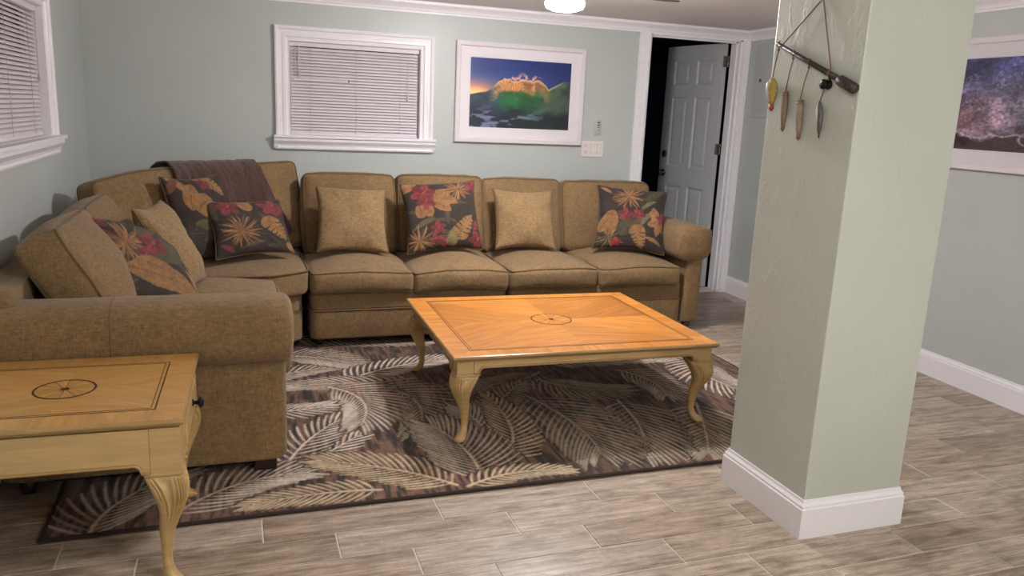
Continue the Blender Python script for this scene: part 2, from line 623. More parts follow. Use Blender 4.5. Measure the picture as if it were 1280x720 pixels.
# ==================================================================== STRUCTURE
YB, XL, CEIL = 5.58, -0.847, 2.10
YN = -2.6                                    # wall behind the camera
RWA = math.atan(0.035)
def RW(y): return 3.892 - 0.035 * (5.56 - y)  # right wall surface
XR = RW(YB)
WT = 0.12

# floor: slab, plank tiles as parts
fl = bx('floor', M['grout'], None, XL - WT, 4.05, YN - WT, YB + WT, -0.10, -0.0025)
meta(fl, kind='structure')
TY, TW, TL, GAP = 2.2920, 0.1545, 0.600, 0.0042
def tile_mesh(L, D):
    mb = MB(); b = 0.0015
    a0, a1, b0, b1 = 0, L, 0, D
    mb.frame(a0, a1, b0, b1, [(0, -0.0024), (0, -b), (b, 0)], lambda a, b_, d: (a, b_, d), cap=True)
    return mb.mesh('floor_tile', M['tile'])
full = tile_mesh(TL - GAP, TW - GAP)
n_t = 0
for k in range(-8, 22):
    y0 = TY + TW * k
    y1 = min(y0 + TW - GAP, YB)
    if y1 - y0 < 0.02: continue
    off = (0.058 - 0.229 * (k - 1)) % TL
    for i in range(-3, 8):
        x0 = off + TL * i; x1 = x0 + TL - GAP
        lim = RW(y0) - 0.001
        x0c, x1c = max(x0, XL), min(x1, lim)
        if x1c - x0c < 0.02: continue
        if x0c == x0 and x1c == x1 and y1 - y0 > TW - 2 * GAP: me = full
        else: me = tile_mesh(x1c - x0c, y1 - y0)
        o = bpy.data.objects.new('floor_tile', me); COL.objects.link(o)
        o.location = (x0c, y0, 0)
        o.parent = fl
        n_t += 1

# ceiling
c = bx('ceiling', M['ceiling'], None, XL - WT, 4.05, YN - WT, YB + WT, CEIL, CEIL + 0.1)
meta(c, kind='structure')

# window and door openings
WX0, WX1, WZ0, WZ1 = 0.365, 1.240, 1.185, 1.795      # back window opening
DX0, DX1, DZ1 = 3.004, 3.815, 2.030
LY0, LY1 = 3.300, 4.480                              # left window opening along Y
wb = MB()
def wbox(x0, x1, z0, z1): wb.box(x0, x1, YB, YB + WT, z0, z1)
wbox(XL - WT, WX0, 0, CEIL); wbox(WX0, WX1, 0, WZ0); wbox(WX0, WX1, WZ1, CEIL); wbox(WX1, DX0, 0, CEIL)
wbox(DX0, DX1, DZ1, CEIL); wbox(DX1, 4.05, 0, CEIL)
meta(wb.build('wall_back', M['wall']), kind='structure')
wl = MB()
def lbox(y0, y1, z0, z1): wl.box(XL - WT, XL, y0, y1, z0, z1)
lbox(YN, LY0, 0, CEIL); lbox(LY0, LY1, 0, WZ0); lbox(LY0, LY1, WZ1, CEIL); lbox(LY1, YB, 0, CEIL)
meta(wl.build('wall_left', M['wall']), kind='structure')
wr = MB()
vs = []
for z in (0, CEIL):
    vs += [(RW(YN), YN, z), (RW(YB), YB, z), (RW(YB) + WT, YB, z), (RW(YN) + WT, YN, z)]
wr.add(vs, [(0, 1, 2, 3), (4, 5, 6, 7), (0, 1, 5, 4), (1, 2, 6, 5), (2, 3, 7, 6), (3, 0, 4, 7)])
meta(wr.build('wall_right', M['wall']), kind='structure')
meta(bx('wall_front', M['wall'], None, XL - WT, 4.05, YN - WT, YN, 0, CEIL), kind='structure')

# unlit room beyond the door
Y2 = YB + WT
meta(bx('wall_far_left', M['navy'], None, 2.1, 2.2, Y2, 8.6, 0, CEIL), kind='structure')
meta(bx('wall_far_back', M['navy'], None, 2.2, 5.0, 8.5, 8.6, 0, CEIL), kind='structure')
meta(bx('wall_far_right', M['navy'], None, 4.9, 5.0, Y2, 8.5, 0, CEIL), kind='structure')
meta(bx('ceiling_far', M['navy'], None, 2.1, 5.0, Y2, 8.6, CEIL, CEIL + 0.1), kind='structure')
meta(bx('floor_far', M['darkwood'], None, 2.1, 5.0, Y2, 8.6, -0.1, 0.0), kind='structure')

# pillar and its baseboard
PX0, PX1, PY0, PY1 = 1.815, 2.230, 2.018, 2.460
p_ = MB().box(PX0, PX1, PY0, PY1, 0, CEIL).build('wall_pillar', M['pillar'], None, bevel=0.006)
meta(p_, kind='structure')
BASE = [(0, 0), (0.016, 0), (0.016, 0.108), (0.0125, 0.112), (0.0125, 0.120), (0.006, 0.130), (0.004, 0.140), (0, 0.140)]
bp = MB()
prof = [(-q[0], q[1]) for q in BASE]
bp.frame(PX0, PX1, PY0, PY1, prof, lambda a, b, d: (a, b, d))
meta(bp.build('baseboard_pillar', M['trim']), kind='structure')

# baseboards of the walls
b1 = MB().prism(BASE, (XL, YB, 0), (0, -1, 0), (0, 0, 1), (1, 0, 0), DX0 - 0.095 - XL)
meta(b1.build('baseboard_back', M['trim']), kind='structure')
b2 = MB().prism(BASE, (XL, YN, 0), (1, 0, 0), (0, 0, 1), (0, 1, 0), YB - YN)
meta(b2.build('baseboard_left', M['trim']), kind='structure')
dR = Vector((0.035, 1, 0)).normalized(); nR = Vector((-1, 0.035, 0)).normalized()
b3 = MB().prism(BASE, (RW(YN), YN, 0), nR, (0, 0, 1), dR, (YB - YN) * 1.0006 - 0.02)
meta(b3.build('baseboard_right', M['trim']), kind='structure')

# crown mouldings
CROWN = [(0, 0), (0, -0.072), (0.008, -0.072), (0.008, -0.060), (0.014, -0.056), (0.017, -0.046), (0.026, -0.034),
         (0.040, -0.022), (0.046, -0.016), (0.052, -0.016), (0.052, -0.004), (0.060, -0.004), (0.060, 0)]
t1 = MB().prism(CROWN, (XL, YB, CEIL), (0, -1, 0), (0, 0, 1), (1, 0, 0), XR - XL + 0.002)
meta(t1.build('trim_1', M['trim']), kind='structure')
t2 = MB().prism(CROWN, (RW(YN), YN, CEIL), nR, (0, 0, 1), dR, (YB - YN) * 1.0006)
meta(t2.build('trim_2', M['trim']), kind='structure')
t3 = MB().prism(CROWN, (XL, YN, CEIL), (1, 0, 0), (0, 0, 1), (0, 1, 0), YB - YN)
meta(t3.build('trim_3', M['trim']), kind='structure')

# reeded door casings
def casing(name, x0, x1, z1):
    pr = [(0, 0), (0, 0.020)]
    w = x1 - x0; n = 5
    a = 0.012
    pr += [(a, 0.020)]
    for i in range(n):
        b = a + (w - 2 * 0.012) / n
        for q in (0.15, 0.32, 0.5, 0.68, 0.85):
            pr.append((a + (b - a) * q, 0.013 + 0.007 * math.sin(math.pi * q)))
        a = b
    pr += [(w - 0.012, 0.020), (w, 0.020), (w, 0)]
    o = MB().prism(pr, (x0, YB, 0), (1, 0, 0), (0, -1, 0), (0, 0, 1), z1).build(name, M['trim'])
    return meta(o, kind='structure')
casing('trim_4', DX0 - 0.092, DX0 - 0.004, CEIL - 0.070)
casing('trim_5', DX1 + 0.004, XR - 0.004, CEIL - 0.070)
# jamb with stop
jm = MB()
jm.box(DX0 - 0.004, DX0 + 0.012, YB - 0.004, YB + WT + 0.004, 0, DZ1)
jm.box(DX1 - 0.012, DX1 + 0.004, YB - 0.004, YB + WT + 0.004, 0, DZ1)
jm.box(DX0 - 0.004, DX1 + 0.004, YB - 0.004, YB + WT + 0.004, DZ1 - 0.012, DZ1 + 0.004)
jm.box(DX1 - 0.024, DX1 - 0.012, YB + 0.035, YB + 0.070, 0, DZ1 - 0.012)
jm.box(DX0 + 0.012, DX0 + 0.024, YB + 0.035, YB + 0.070, 0, DZ1 - 0.012)
jm.box(DX0 + 0.012, DX1 - 0.012, YB + 0.035, YB + 0.070, DZ1 - 0.024, DZ1 - 0.012)
meta(jm.build('trim_6', M['trim']), kind='structure')
meta(bx('trim_7', M['grout'], None, DX0, DX1, YB + 0.0, YB + WT + 0.02, -0.02, 0.012, 0.004), kind='structure')

# windows
CAS = [(0, 0), (0, 0.026), (0.010, 0.030), (0.020, 0.028), (0.026, 0.020), (0.044, 0.018), (0.050, 0.022), (0.066, 0.022), (0.072, 0.015), (0.084, 0.013), (0.092, 0.016), (0.096, 0.010), (0.096, -0.07)]
def window(name, P, a0, a1):
    """a along the wall, b up, d out of the wall"""
    w = meta(MB().frame(a0 - 0.093, a1 + 0.093, WZ0 - 0.093, WZ1 + 0.087, CAS, P).build(name, M['trim']), kind='structure')
    s = MB()
    s.frame(a0 - 0.108, a1 + 0.108, 0, 0.09, [(0, 0), (0, 0.01)], lambda a, b, d: P(a, b + 1.095, d))
    pts = [(0, 0), (0.020, 0), (0.026, 0.012), (0.030, 0.03), (0.040, 0.044), (0.046, 0.052), (0.046, 0.070), (0.060, 0.074), (0.060, 0.090), (0, 0.090)]
    vs = [P(a0 - 0.108, 1.095 + b, d) for d, b in pts] + [P(a1 + 0.108, 1.095 + b, d) for d, b in pts]
    n = len(pts)
    s = MB(); s.add(vs, [(i, (i + 1) % n, n + (i + 1) % n, n + i) for i in range(n)] + [tuple(range(n)), tuple(range(n, 2 * n))])
    s.build('window_sill', M['trim'], w)
    g = MB(); g.frame(a0 - 0.02, a1 + 0.02, WZ0 - 0.02, WZ1 + 0.02, [(0, -0.085), (0, -0.091)], P, cap=True)
    g.build('window_pane', M['night'], w)
    sf = MB().frame(a0, a1, WZ0, WZ1, [(0, -0.083), (0, -0.066), (0.03, -0.066), (0.03, -0.083)], P)
    sf.build('window_sash', M['trim'], w)
    return w
PB = lambda a, b, d: (a, YB - d, b)
PL = lambda a, b, d: (XL + d, a, b)
window('window_1', PB, WX0, WX1)
window('window_2', PL, LY0, LY1)


def blind(P, a0, a1, loc, label, wand_a, cord_a, broken):
    t = thing('window_blind', loc, label, 'blind')
    def pbox(name, mat, A0, A1, B0, B1, d0, d1, bevel=0):
        mb = MB()
        vs = [P(a, b, d) for d in (d0, d1) for b in (B0, B1) for a in (A0, A1)]
        mb.add(vs, [(0, 2, 3, 1), (4, 5, 7, 6), (0, 1, 5, 4), (2, 6, 7, 3), (0, 4, 6, 2), (1, 3, 7, 5)])
        return mb.build(name, mat, t, bevel)
    pbox('headrail', M['blind'], a0 + 0.004, a1 - 0.004, WZ1 - 0.036, WZ1 - 0.008, -0.045, -0.015, 0.002)
    ztop, zbot = WZ1 - 0.050, WZ0 + 0.026
    n = 28
    for i in range(n):
        z = ztop - (ztop - zbot) * i / (n - 1)
        mb = MB()
        sag = 0.0
        rows = []
        nseg = 2
        tilt = 0.86
        for j in range(5):
            u = -1 + 2 * j / 4
            h = 0.0128 * u
            crv = 0.0030 * (1 - u * u)
            dd = -0.034 - h * math.cos(tilt) + crv * math.sin(tilt)
            bb = z + h * math.sin(tilt) + crv * math.cos(tilt)
            for q in range(nseg + 1):
                a = a0 + 0.010 + (a1 - a0 - 0.020) * q / nseg
                rows.append(P(a, bb, dd))
        mb.grid(rows, nseg + 1, 5)
        mb.build('slat', M['blind'], t, fix=False)
    pbox('bottom_rail', M['blind'], a0 + 0.008, a1 - 0.008, WZ0 + 0.003, WZ0 + 0.018, -0.046, -0.024, 0.002)
    for f in (0.155, 0.5, 0.845):
        a = a0 + (a1 - a0) * f
        MB().tube([P(a, ztop + 0.02, -0.0225), P(a, zbot - 0.01, -0.0225)], 0.0011, 5).build('ladder_cord', M['cord'], t)
    MB().tube([P(wand_a, WZ1 - 0.03, -0.012), P(wand_a + 0.002, WZ1 - 0.235, -0.013)], 0.0036, 8).build('tilt_wand', M['blind'], t)
    MB().tube([P(wand_a - 0.022 + 0.003 * math.sin(q * 1.9), WZ1 - 0.04 - q * 0.018, -0.014) for q in range(11)], 0.0028, 6).build('pull_cord', M['cord'], t)
    cb = MB().tube([P(cord_a, WZ1 - 0.03, -0.012), P(cord_a, WZ1 - 0.33, -0.014)], 0.0014, 5)
    cb.tube([P(cord_a, WZ1 - 0.325, -0.014), P(cord_a, WZ1 - 0.355, -0.014)], [0.004, 0.0065], 8)
    cb.build('lift_cord', M['cord'], t)
    if broken:
        # the one slat that has slipped forward, with its dark cut end
        pbox('slipped_slat', M['blind'], a0 + 0.03, a0 + 0.385, WZ1 - 0.252, WZ1 - 0.240, -0.021, -0.0195)
        pbox('slat_end', M['slot'], a0 + 0.385, a0 + 0.392, WZ1 - 0.254, WZ1 - 0.236, -0.021, -0.0185)
    return t
blind(PB, WX0, WX1, (0.5 * (WX0 + WX1), YB + 0.03, WZ0), 'closed white mini blind in the back wall window between corner and wave picture', WX0 + 0.062, WX1 - 0.085, True)
blind(PL, LY0, LY1, (XL - 0.03, 0.5 * (LY0 + LY1), WZ0), 'closed white mini blind in the left wall window cut by the frame edge', LY0 + 0.1, LY1 - 0.06, False)

# door (open into the dark room), six panels
dr_w, dr_h, dr_t = 0.715, 2.005, 0.035
dr_o = Vector((3.796, 5.735, 0.012))
dA = Vector((-0.150, 0.9887, 0)).normalized()            # along the width, away from the hinge
dN = Vector((-dA.y, dA.x, 0))                            # visible face looks to -x
if dN.x > 0: dN = -dN
PD = lambda a, b, d: tuple(dr_o + dA * a + Vector((0, 0, b)) + dN * d)
al = [0, 0.105, 0.315, 0.400, 0.610, dr_w]
bl = [0, 0.23, 0.82, 0.98, 1.58, 1.68, 1.88, dr_h]
db = MB()
for i in range(5):
    for j in range(7):
        if i in (1, 3) and j in (1, 3, 5):
            db.frame(al[i], al[i + 1], bl[j], bl[j + 1], [(0, dr_t), (0.006, dr_t - 0.004), (0.014, dr_t - 0.010), (0.026, dr_t - 0.010), (0.044, dr_t - 0.003)], PD, cap=True)
        else:
            db.add([PD(a, b, dr_t) for a, b in ((al[i], bl[j]), (al[i + 1], bl[j]), (al[i + 1], bl[j + 1]), (al[i], bl[j + 1]))], [(0, 1, 2, 3)])
db.frame(0, dr_w, 0, dr_h, [(0, dr_t), (0, 0)], PD, cap=True)
door = meta(db.build('door_1', M['door'], fix=False), kind='structure')
for hz in (0.42, 1.13, 1.83):
    h = MB()
    for k in range(5):
        h.lathe([(0.0085, k * 0.0175 + 0.0008), (0.0085, (k + 1) * 0.0175 - 0.0008)], 10, Matrix.Translation((3.793, 5.716, hz)))
    h.box(3.760, 3.795, 5.729, 5.7345, hz, hz + 0.0875)
    h.build('hinge', M['steel'], door)
zax = dN
RM = Matrix.Translation(PD(dr_w - 0.065, 0.92, dr_t)) @ zax.to_track_quat('Z', 'Y').to_matrix().to_4x4()
MB().lathe([(0.030, 0), (0.030, 0.006), (0.012, 0.012), (0.011, 0.030), (0.022, 0.036), (0.029, 0.048), (0.027, 0.060), (0.014, 0.066)], 20, RM).build('door_knob', M['nickel'], door)
RM = Matrix.Translation(PD(dr_w - 0.065, 1.085, dr_t)) @ zax.to_track_quat('Z', 'Y').to_matrix().to_4x4()
MB().lathe([(0.030, 0), (0.030, 0.008), (0.024, 0.014), (0.010, 0.018)], 20, RM).build('deadbolt', M['nickel'], door)

# dark furniture barely visible in the unlit room
t = thing('cabinet', (3.35, 7.6, 0), 'dark low cabinet in the unlit room behind the open door', 'cabinet')
bx('body', M['darkwood'], t, 3.00, 3.72, 7.35, 7.85, 0.0, 0.93, 0.006)
bx('cabinet_top', M['navy'], t, 2.97, 3.75, 7.32, 7.87, 0.93, 0.965, 0.006)
for k in range(3):
    d = bx('drawer', M['darkwood'], t, 3.03, 3.69, 7.332, 7.35, 0.10 + 0.275 * k, 0.35 + 0.275 * k, 0.004)
    MB().lathe([(0.016, 0), (0.010, 0.02)], 12, Matrix.Translation((3.36, 7.332, 0.225 + 0.275 * k)) @ Matrix.Rotation(math.pi / 2, 4, 'X')).build('drawer_knob', M['black'], d)

# breaker panel on the right wall by the door
t = thing('breaker_panel', (RW(5.2), 5.2, 1.49), 'flush metal electrical panel painted grey on the right wall beside the door', 'electrical panel')
def rbox(name, mat, y0, y1, z0, z1, d0, d1, parent, bevel=0):
    mb = MB(); vs = []
    for d in (d0, d1):
        for z in (z0, z1):
            for y in (y0, y1):
                b = Vector((RW(y), y, z)) + nR * d
                vs.append(tuple(b))
    mb.add(vs, [(0, 2, 3, 1), (4, 5, 7, 6), (0, 1, 5, 4), (2, 6, 7, 3), (0, 4, 6, 2), (1, 3, 7, 5)])
    return mb.build(name, mat, parent, bevel)
rbox('panel_cover', M['panelgrey'], 4.98, 5.47, 1.44, 2.00, 0.0005, 0.006, t, 0.002)
d = rbox('panel_door', M['panelgrey'], 5.03, 5.42, 1.49, 1.95, 0.006, 0.012, t, 0.002)
rbox('latch', M['steel'], 5.36, 5.385, 1.71, 1.735, 0.012, 0.017, d, 0.001)


# ==================================================================== CUSHIONS
def rbox_pts(hx, hy, hz, r, n=12, k=4):
    """quad sphere style rounded box: vertices and faces (merged)"""
    def axis(h, m):
        a = list(np.linspace(-(h - r), h - r, m + 1))
        e = [h - r + r * math.tan(math.radians(45) * (i + 1) / k) for i in range(k)]
        return [-x for x in e[::-1]] + a + e
    ax = [axis(h, m) for h, m in ((hx, n), (hy, n), (hz, 3))]
    V = {}; vs = []; fs = []
    def vid(p):
        key = tuple(round(q, 6) for q in p)
        if key not in V: V[key] = len(vs); vs.append(p)
        return V[key]
    H = (hx, hy, hz)
    for d in range(3):
        e, f = [(1, 2), (0, 2), (0, 1)][d]
        for sg in (-1, 1):
            A, B = ax[e], ax[f]
            for i in range(len(A) - 1):
                for j in range(len(B) - 1):
                    q = []
                    for (ii, jj) in ((i, j), (i + 1, j), (i + 1, j + 1), (i, j + 1)):
                        p = [0, 0, 0]; p[d] = sg * H[d]; p[e] = A[ii]; p[f] = B[jj]
                        q.append(vid(tuple(p)))
                    fs.append(q)
    out = []
    for p in vs:
        c = [max(-(h - r), min(h - r, x)) for x, h in zip(p, H)]
        d = Vector([x - y for x, y in zip(p, c)])
        if d.length > 1e-9: d = d.normalized() * r
        out.append(Vector(c) + d)
    return out, fs


def cushion(parent, name, mat, pmat, size, Mx, r=0.03, crown=0.03, bulge=0.012, seed=0, n=12, sag=0.0, wr=0.004, droop=0.0, bend=0.0, left_drop=0.0):
    """boxed cushion; local x width, y depth, z thickness; piping on both seams"""
    hx, hy, hz = size[0] / 2, size[1] / 2, size[2] / 2
    sd = Vector((seed * 3.7, seed * 1.3, seed * 7.1))
    def deform(p):
        u, v, w = max(-1, min(1, p.x / hx)), max(-1, min(1, p.y / hy)), max(-1, min(1, p.z / hz))
        q = Vector(p)
        q.z += (crown if w > 0 else crown * 0.5) * (1 - u ** 2) * (1 - v ** 2) ** 0.8 * w if w > 0 else crown * 0.35 * (1 - u * u) * (1 - v * v) * w
        q.y += bulge * (1 - u * u) * (1 - w * w) * v
        q.x += bulge * (1 - v * v) * (1 - w * w) * u
        q.z += sag * (u * u) - droop * (u * u) * (1 if v < 0 else 0.4)
        q.z += bend * u * u
        q.y -= left_drop * max(0, -u) ** 2.5 * (1 if v > 0 else 0) * max(0, v)
        k = mnoise.noise(p * 4.5 + sd) * 1.0 + 0.5 * mnoise.noise(Vector((p.x * 16, p.y * 7, p.z * 16)) + sd)
        q += Vector((0.4, 0.6, 1.0)) * (wr * k)
        return Mx @ q
    vs, fs = rbox_pts(hx, hy, hz, r, n)
    mb = MB(); mb.add([deform(p) for p in vs], fs, True)
    o = mb.build(name, mat, parent)
    e = r * 0.62
    for sg in (1, -1):
        pts = []
        rx, ry = hx - r, hy - r
        zz = sg * (hz - r + r * 0.72)
        for (cx, cy, a0) in ((rx, ry, 0), (-rx, ry, 90), (-rx, -ry, 180), (rx, -ry, 270)):
            for i in range(6):
                a = math.radians(a0 + 90 * i / 5)
                pts.append(Vector((cx + r * 0.74 * math.cos(a), cy + r * 0.74 * math.sin(a), zz)))
        # densify straight runs
        dense = []
        m = len(pts)
        for i in range(m):
            a, b = pts[i], pts[(i + 1) % m]
            k = max(1, int((b - a).length / 0.05))
            for q in range(k): dense.append(a.lerp(b, q / k))
        MB().tube([deform(p) for p in dense], 0.0052, 6, closed=True).build('piping', pmat, o)
    return o


def basis(x, y, z, loc):
    m = Matrix((Vector(x), Vector(y), Vector(z))).transposed().to_4x4()
    return Matrix.Translation(loc) @ m


def upright(loc, facing, lean):
    """back cushion frame: local x along the sofa, y up, z to the sitter; facing = yaw of the look direction"""
    f = Vector((math.cos(facing), math.sin(facing), 0))
    upv = Vector((0, 0, 1))
    z = (f * math.cos(lean) + upv * math.sin(lean)).normalized()
    y = (upv * math.cos(lean) - f * math.sin(lean)).normalized()
    x = y.cross(z)
    return basis(x, y, z, loc)


def puff(outline, z0, z1, r, crown=0.0, rings=6):
    """rounded slab over a convex outline"""
    P = np.array(outline, float)
    # round the corners by resampling
    pts = []
    n = len(P)
    for i in range(n):
        a, b, c = P[i - 1], P[i], P[(i + 1) % n]
        la, lc = np.linalg.norm(a - b), np.linalg.norm(c - b)
        d = min(0.05, la * .3, lc * .3)
        p0 = b + (a - b) / la * d; p1 = b + (c - b) / lc * d
        for t in (0, .25, .5, .75, 1):
            pts.append(p0 * (1 - t) ** 2 + 2 * b * t * (1 - t) + p1 * t * t)
        nxt = P[(i + 1) % n]
        # straight samples
        d2 = min(0.05, lc * .3)
        q1 = nxt + (b - nxt) / lc * d2
        for t in (.25, .5, .75): pts.append(p1 * (1 - t) + q1 * t)
    P = np.array(pts); C = P.mean(0)
    rad = np.linalg.norm(P - C, axis=1).mean()
    rows = []
    seq = []
    for i in range(rings):
        a = math.pi / 2 * i / (rings - 1)
        seq.append((1 - r / rad * (1 - math.sin(a)), z0 + r * (1 - math.cos(a)) if False else z0 + r - r * math.cos(a)))
    for i in range(rings):
        a = math.pi / 2 * i / (rings - 1)
        seq.append((1 - r / rad * (1 - math.cos(a)), z1 - r + r * math.sin(a)))
    last = seq[-1][0]
    for k in (0.85, 0.65, 0.4, 0.15):
        seq.append((last * k, z1 + crown * (1 - k * k)))
    vs = []
    for s, z in seq:
        for p in P:
            q = C + (p - C) * s
            vs.append((q[0], q[1], z))
    mb = MB()
    n = len(P)
    mb.grid(vs, n, len(seq), True, True)
    b = len(seq) * n
    mb.f.append(list(range((len(seq) - 1) * n, len(seq) * n))); mb.sm.append(True); mb.mi.append(0)
    mb.f.append(list(range(n))[::-1]); mb.sm.append(False); mb.mi.append(0)
    seam = [(C[0] + (p[0] - C[0]) * 1.0, C[1] + (p[1] - C[1]) * 1.0, z1 - r * 0.5) for p in P]
    return mb, seam, P


def base_panel(parent, outline, z0=0.062, zs=0.232, z1=0.335):
    """upholstered base with a welt line"""
    mb, _, _ = puff(outline, z0, zs, 0.012, 0, 4)
    b = mb.build('base', M['fabric'], parent)
    C = np.mean(np.array(outline), 0)
    out2 = [tuple(C + (np.array(p) - C) * 0.995) for p in outline]
    mb, _, _ = puff(out2, zs, z1, 0.014, 0, 4)
    mb.build('base_rail', M['fabric'], b)
    mb = MB()
    P = puff(outline, 0, 1, 0.012)[2]
    mb.tube([(p[0], p[1], zs) for p in P], 0.005, 6, closed=True).build('piping', M['piping'], b)
    return b


def feet(parent, pts, z0=0.0):
    for x, y in pts:
        MB().lathe([(0.022, z0), (0.026, z0 + 0.012), (0.032, 0.066)], 14, Matrix.Translation((x, y, 0))).build('foot', M['darkwood'], parent)


RUGZ = 0.0145
FAB, PIP = M['fabric'], M['piping']
FACE_S = -math.pi / 2                        # looking at -y
# ---- two-seat armless section in the middle of the back wall
sec = thing('sofa_section', (0.99, 5.0, 0), 'armless two-seat olive sofa section in the middle of the back wall', 'sofa', 'sections of the olive sectional sofa')
base_panel(sec, [(0.392, 4.520), (1.583, 4.520), (1.583, 5.46), (0.392, 5.46)])
mb, _, _ = puff([(0.395, 5.30), (1.580, 5.30), (1.580, 5.50), (0.395, 5.50)], 0.335, 0.83, 0.04)
mb.build('back_frame', FAB, sec)
for i, (xc, sag) in enumerate(((0.690, 0.0), (1.284, 0.0))):
    cushion(sec, 'seat_cushion', FAB, PIP, (0.592, 0.72, 0.130), basis((1, 0, 0), (0, 1, 0), (0, 0, 1), (xc, 4.855, 0.400)), 0.034, 0.060, 0.022, 3 + i, droop=0.016 if i else 0.008, wr=0.007)
    cushion(sec, 'back_cushion', FAB, PIP, (0.588, 0.52, 0.16), upright((xc + 0.01 + 0.005 * i, 5.19, 0.70), FACE_S, math.radians(13)), 0.040, 0.055, 0.016, 8 + i, wr=0.007)
feet(sec, [(0.45, 4.60), (1.52, 4.60), (0.45, 5.40), (1.52, 5.40)], RUGZ)

# ---- right section with the rolled arm
sec = thing('sofa_section', (2.25, 5.0, 0), 'right end olive sofa section with rolled arm beside the door', 'sofa', 'sections of the olive sectional sofa')
base_panel(sec, [(1.592, 4.520), (2.825, 4.520), (2.825, 5.46), (1.592, 5.46)])
mb, _, _ = puff([(1.594, 5.30), (2.93, 5.30), (2.93, 5.50), (1.594, 5.50)], 0.335, 0.83, 0.04)
mb.build('back_frame', FAB, sec)
for i, xc in enumerate((1.888, 2.494)):
    cushion(sec, 'seat_cushion', FAB, PIP, (0.592, 0.72, 0.130), basis((1, 0, 0), (0, 1, 0), (0, 0, 1), (xc, 4.855, 0.392)), 0.034, 0.055, 0.022, 13 + i, droop=0.008, wr=0.007)
cushion(sec, 'back_cushion', FAB, PIP, (0.578, 0.51, 0.16), upright((1.872, 5.19, 0.69), FACE_S, math.radians(13)), 0.040, 0.055, 0.016, 18, wr=0.007)
cushion(sec, 'back_cushion', FAB, PIP, (0.700, 0.50, 0.16), upright((2.520, 5.19, 0.69), FACE_S, math.radians(13)), 0.050, 0.050, 0.014, 19, wr=0.007)
feet(sec, [(1.66, 4.60), (2.88, 4.54)], RUGZ)
feet(sec, [(1.66, 5.40), (2.88, 5.40)], 0.0)


def rolled_arm(parent, axis_org, U, D, L, rx, rz, zc, panel_u0, panel_u1, z0, seedd):
    """arm: roll (elliptic, lying along D) over an upright panel; U points to the outside"""
    U, D = Vector(U), Vector(D); org = Vector(axis_org)
    pm = MB()
    # panel: rounded slab
    o = [org + U * panel_u0, org + U * panel_u1, org + U * panel_u1 + D * L, org + U * panel_u0 + D * L]
    mb, _, _ = puff([(q.x, q.y) for q in o], z0, zc, 0.022, 0, 5)
    arm = mb.build('arm', FAB, parent)
    # roll: a drum with a rounded near end, slightly puffed
    rows = []
    n = 36
    ends = [(0.0, -0.030), (0.45, -0.029), (0.80, -0.022), (0.94, -0.010), (1.0, 0.004)]
    stations = [(s, y) for s, y in ends] + [(1.0 + 0.012 * math.sin(math.pi * t), 0.004 + (L - 0.008) * t) for t in np.linspace(0.06, 1, 14)] + [(0.9, L + 0.008), (0.0, L + 0.012)]
    for s, y in stations:
        for k in range(n):
            a = 2 * math.pi * k / n
            ca, sa = math.cos(a), math.sin(a)
            e = 0.72
            uu = rx * s * math.copysign(abs(ca) ** e, ca); zz = rz * s * math.copysign(abs(sa) ** e, sa)
            p = org + U * uu + D * y
            w = 0.004 * mnoise.noise(Vector((p.x * 6, p.y * 6, zz * 8 + seedd)))
            rows.append((p.x + U.x * w, p.y + U.y * w, zc + zz + w))
    r = MB().grid(rows, n, len(stations), True, True).build('arm_roll', FAB, arm)
    pts = []
    for k in range(48):
        a = 2 * math.pi * k / 48
        ca, sa = math.cos(a), math.sin(a)
        uu = rx * math.copysign(abs(ca) ** .72, ca); zz = rz * math.copysign(abs(sa) ** .72, sa)
        p = org + U * uu + D * 0.003
        pts.append((p.x, p.y, zc + zz))
    return arm, r

arm, rl = rolled_arm(sec, (2.872, 4.500, 0), (1, 0, 0), (0, 1, 0), 0.86, 0.132, 0.118, 0.600, -0.040, 0.082, 0.062, 1)

# ---- left section along the left wall, near arm towards the camera
FACE_E = 0.0
sec = thing('sofa_section', (-0.3, 3.65, 0), 'left olive sofa section along the left wall with its rolled arm towards the end table', 'sofa', 'sections of the olive sectional sofa')
base_panel(sec, [(-0.79, 3.08), (0.150, 3.08), (0.150, 4.355), (-0.79, 4.355)])
mb, _, _ = puff([(-0.835, 2.93), (-0.70, 2.93), (-0.70, 4.36), (-0.835, 4.36)], 0.335, 0.74, 0.045)
mb.build('back_frame', FAB, sec)
for i, yc in enumerate((3.425, 4.045)):
    cushion(sec, 'seat_cushion', FAB, PIP, (0.615, 0.72, 0.130), basis((0, 1, 0), (-1, 0, 0), (0, 0, 1), (-0.165, yc, 0.405)), 0.034, 0.058, 0.020, 23 + i, wr=0.006)
for i, yc in enumerate((3.435, 4.05)):
    cushion(sec, 'back_cushion', FAB, PIP, (0.600, 0.49, 0.165), upright((-0.560, yc, 0.672), FACE_E, math.radians(27)), 0.034, 0.075, 0.020, 28 + i, wr=0.007)
arm, rl = rolled_arm(sec, (0.165, 2.992, 0), (0, -1, 0), (-1, 0, 0), 0.96, 0.136, 0.122, 0.572, 0.056, -0.09, 0.062, 4)
MB().tube([(-0.41, 2.992 - 0.1385 * math.copysign(abs(math.cos(a)) ** .72, math.cos(a)), 0.572 + 0.1245 * math.copysign(abs(math.sin(a)) ** .72, math.sin(a))) for a in np.linspace(-0.9, 1.9, 24)], 0.0022, 5).build('seam', M['piping'], rl)
bx('foot', M['darkwood'], sec, 0.045, 0.125, 2.955, 3.035, RUGZ, 0.066, 0.004)
feet(sec, [(0.09, 4.28)], RUGZ)
feet(sec, [(-0.72, 4.28), (-0.72, 3.0)], 0.0)

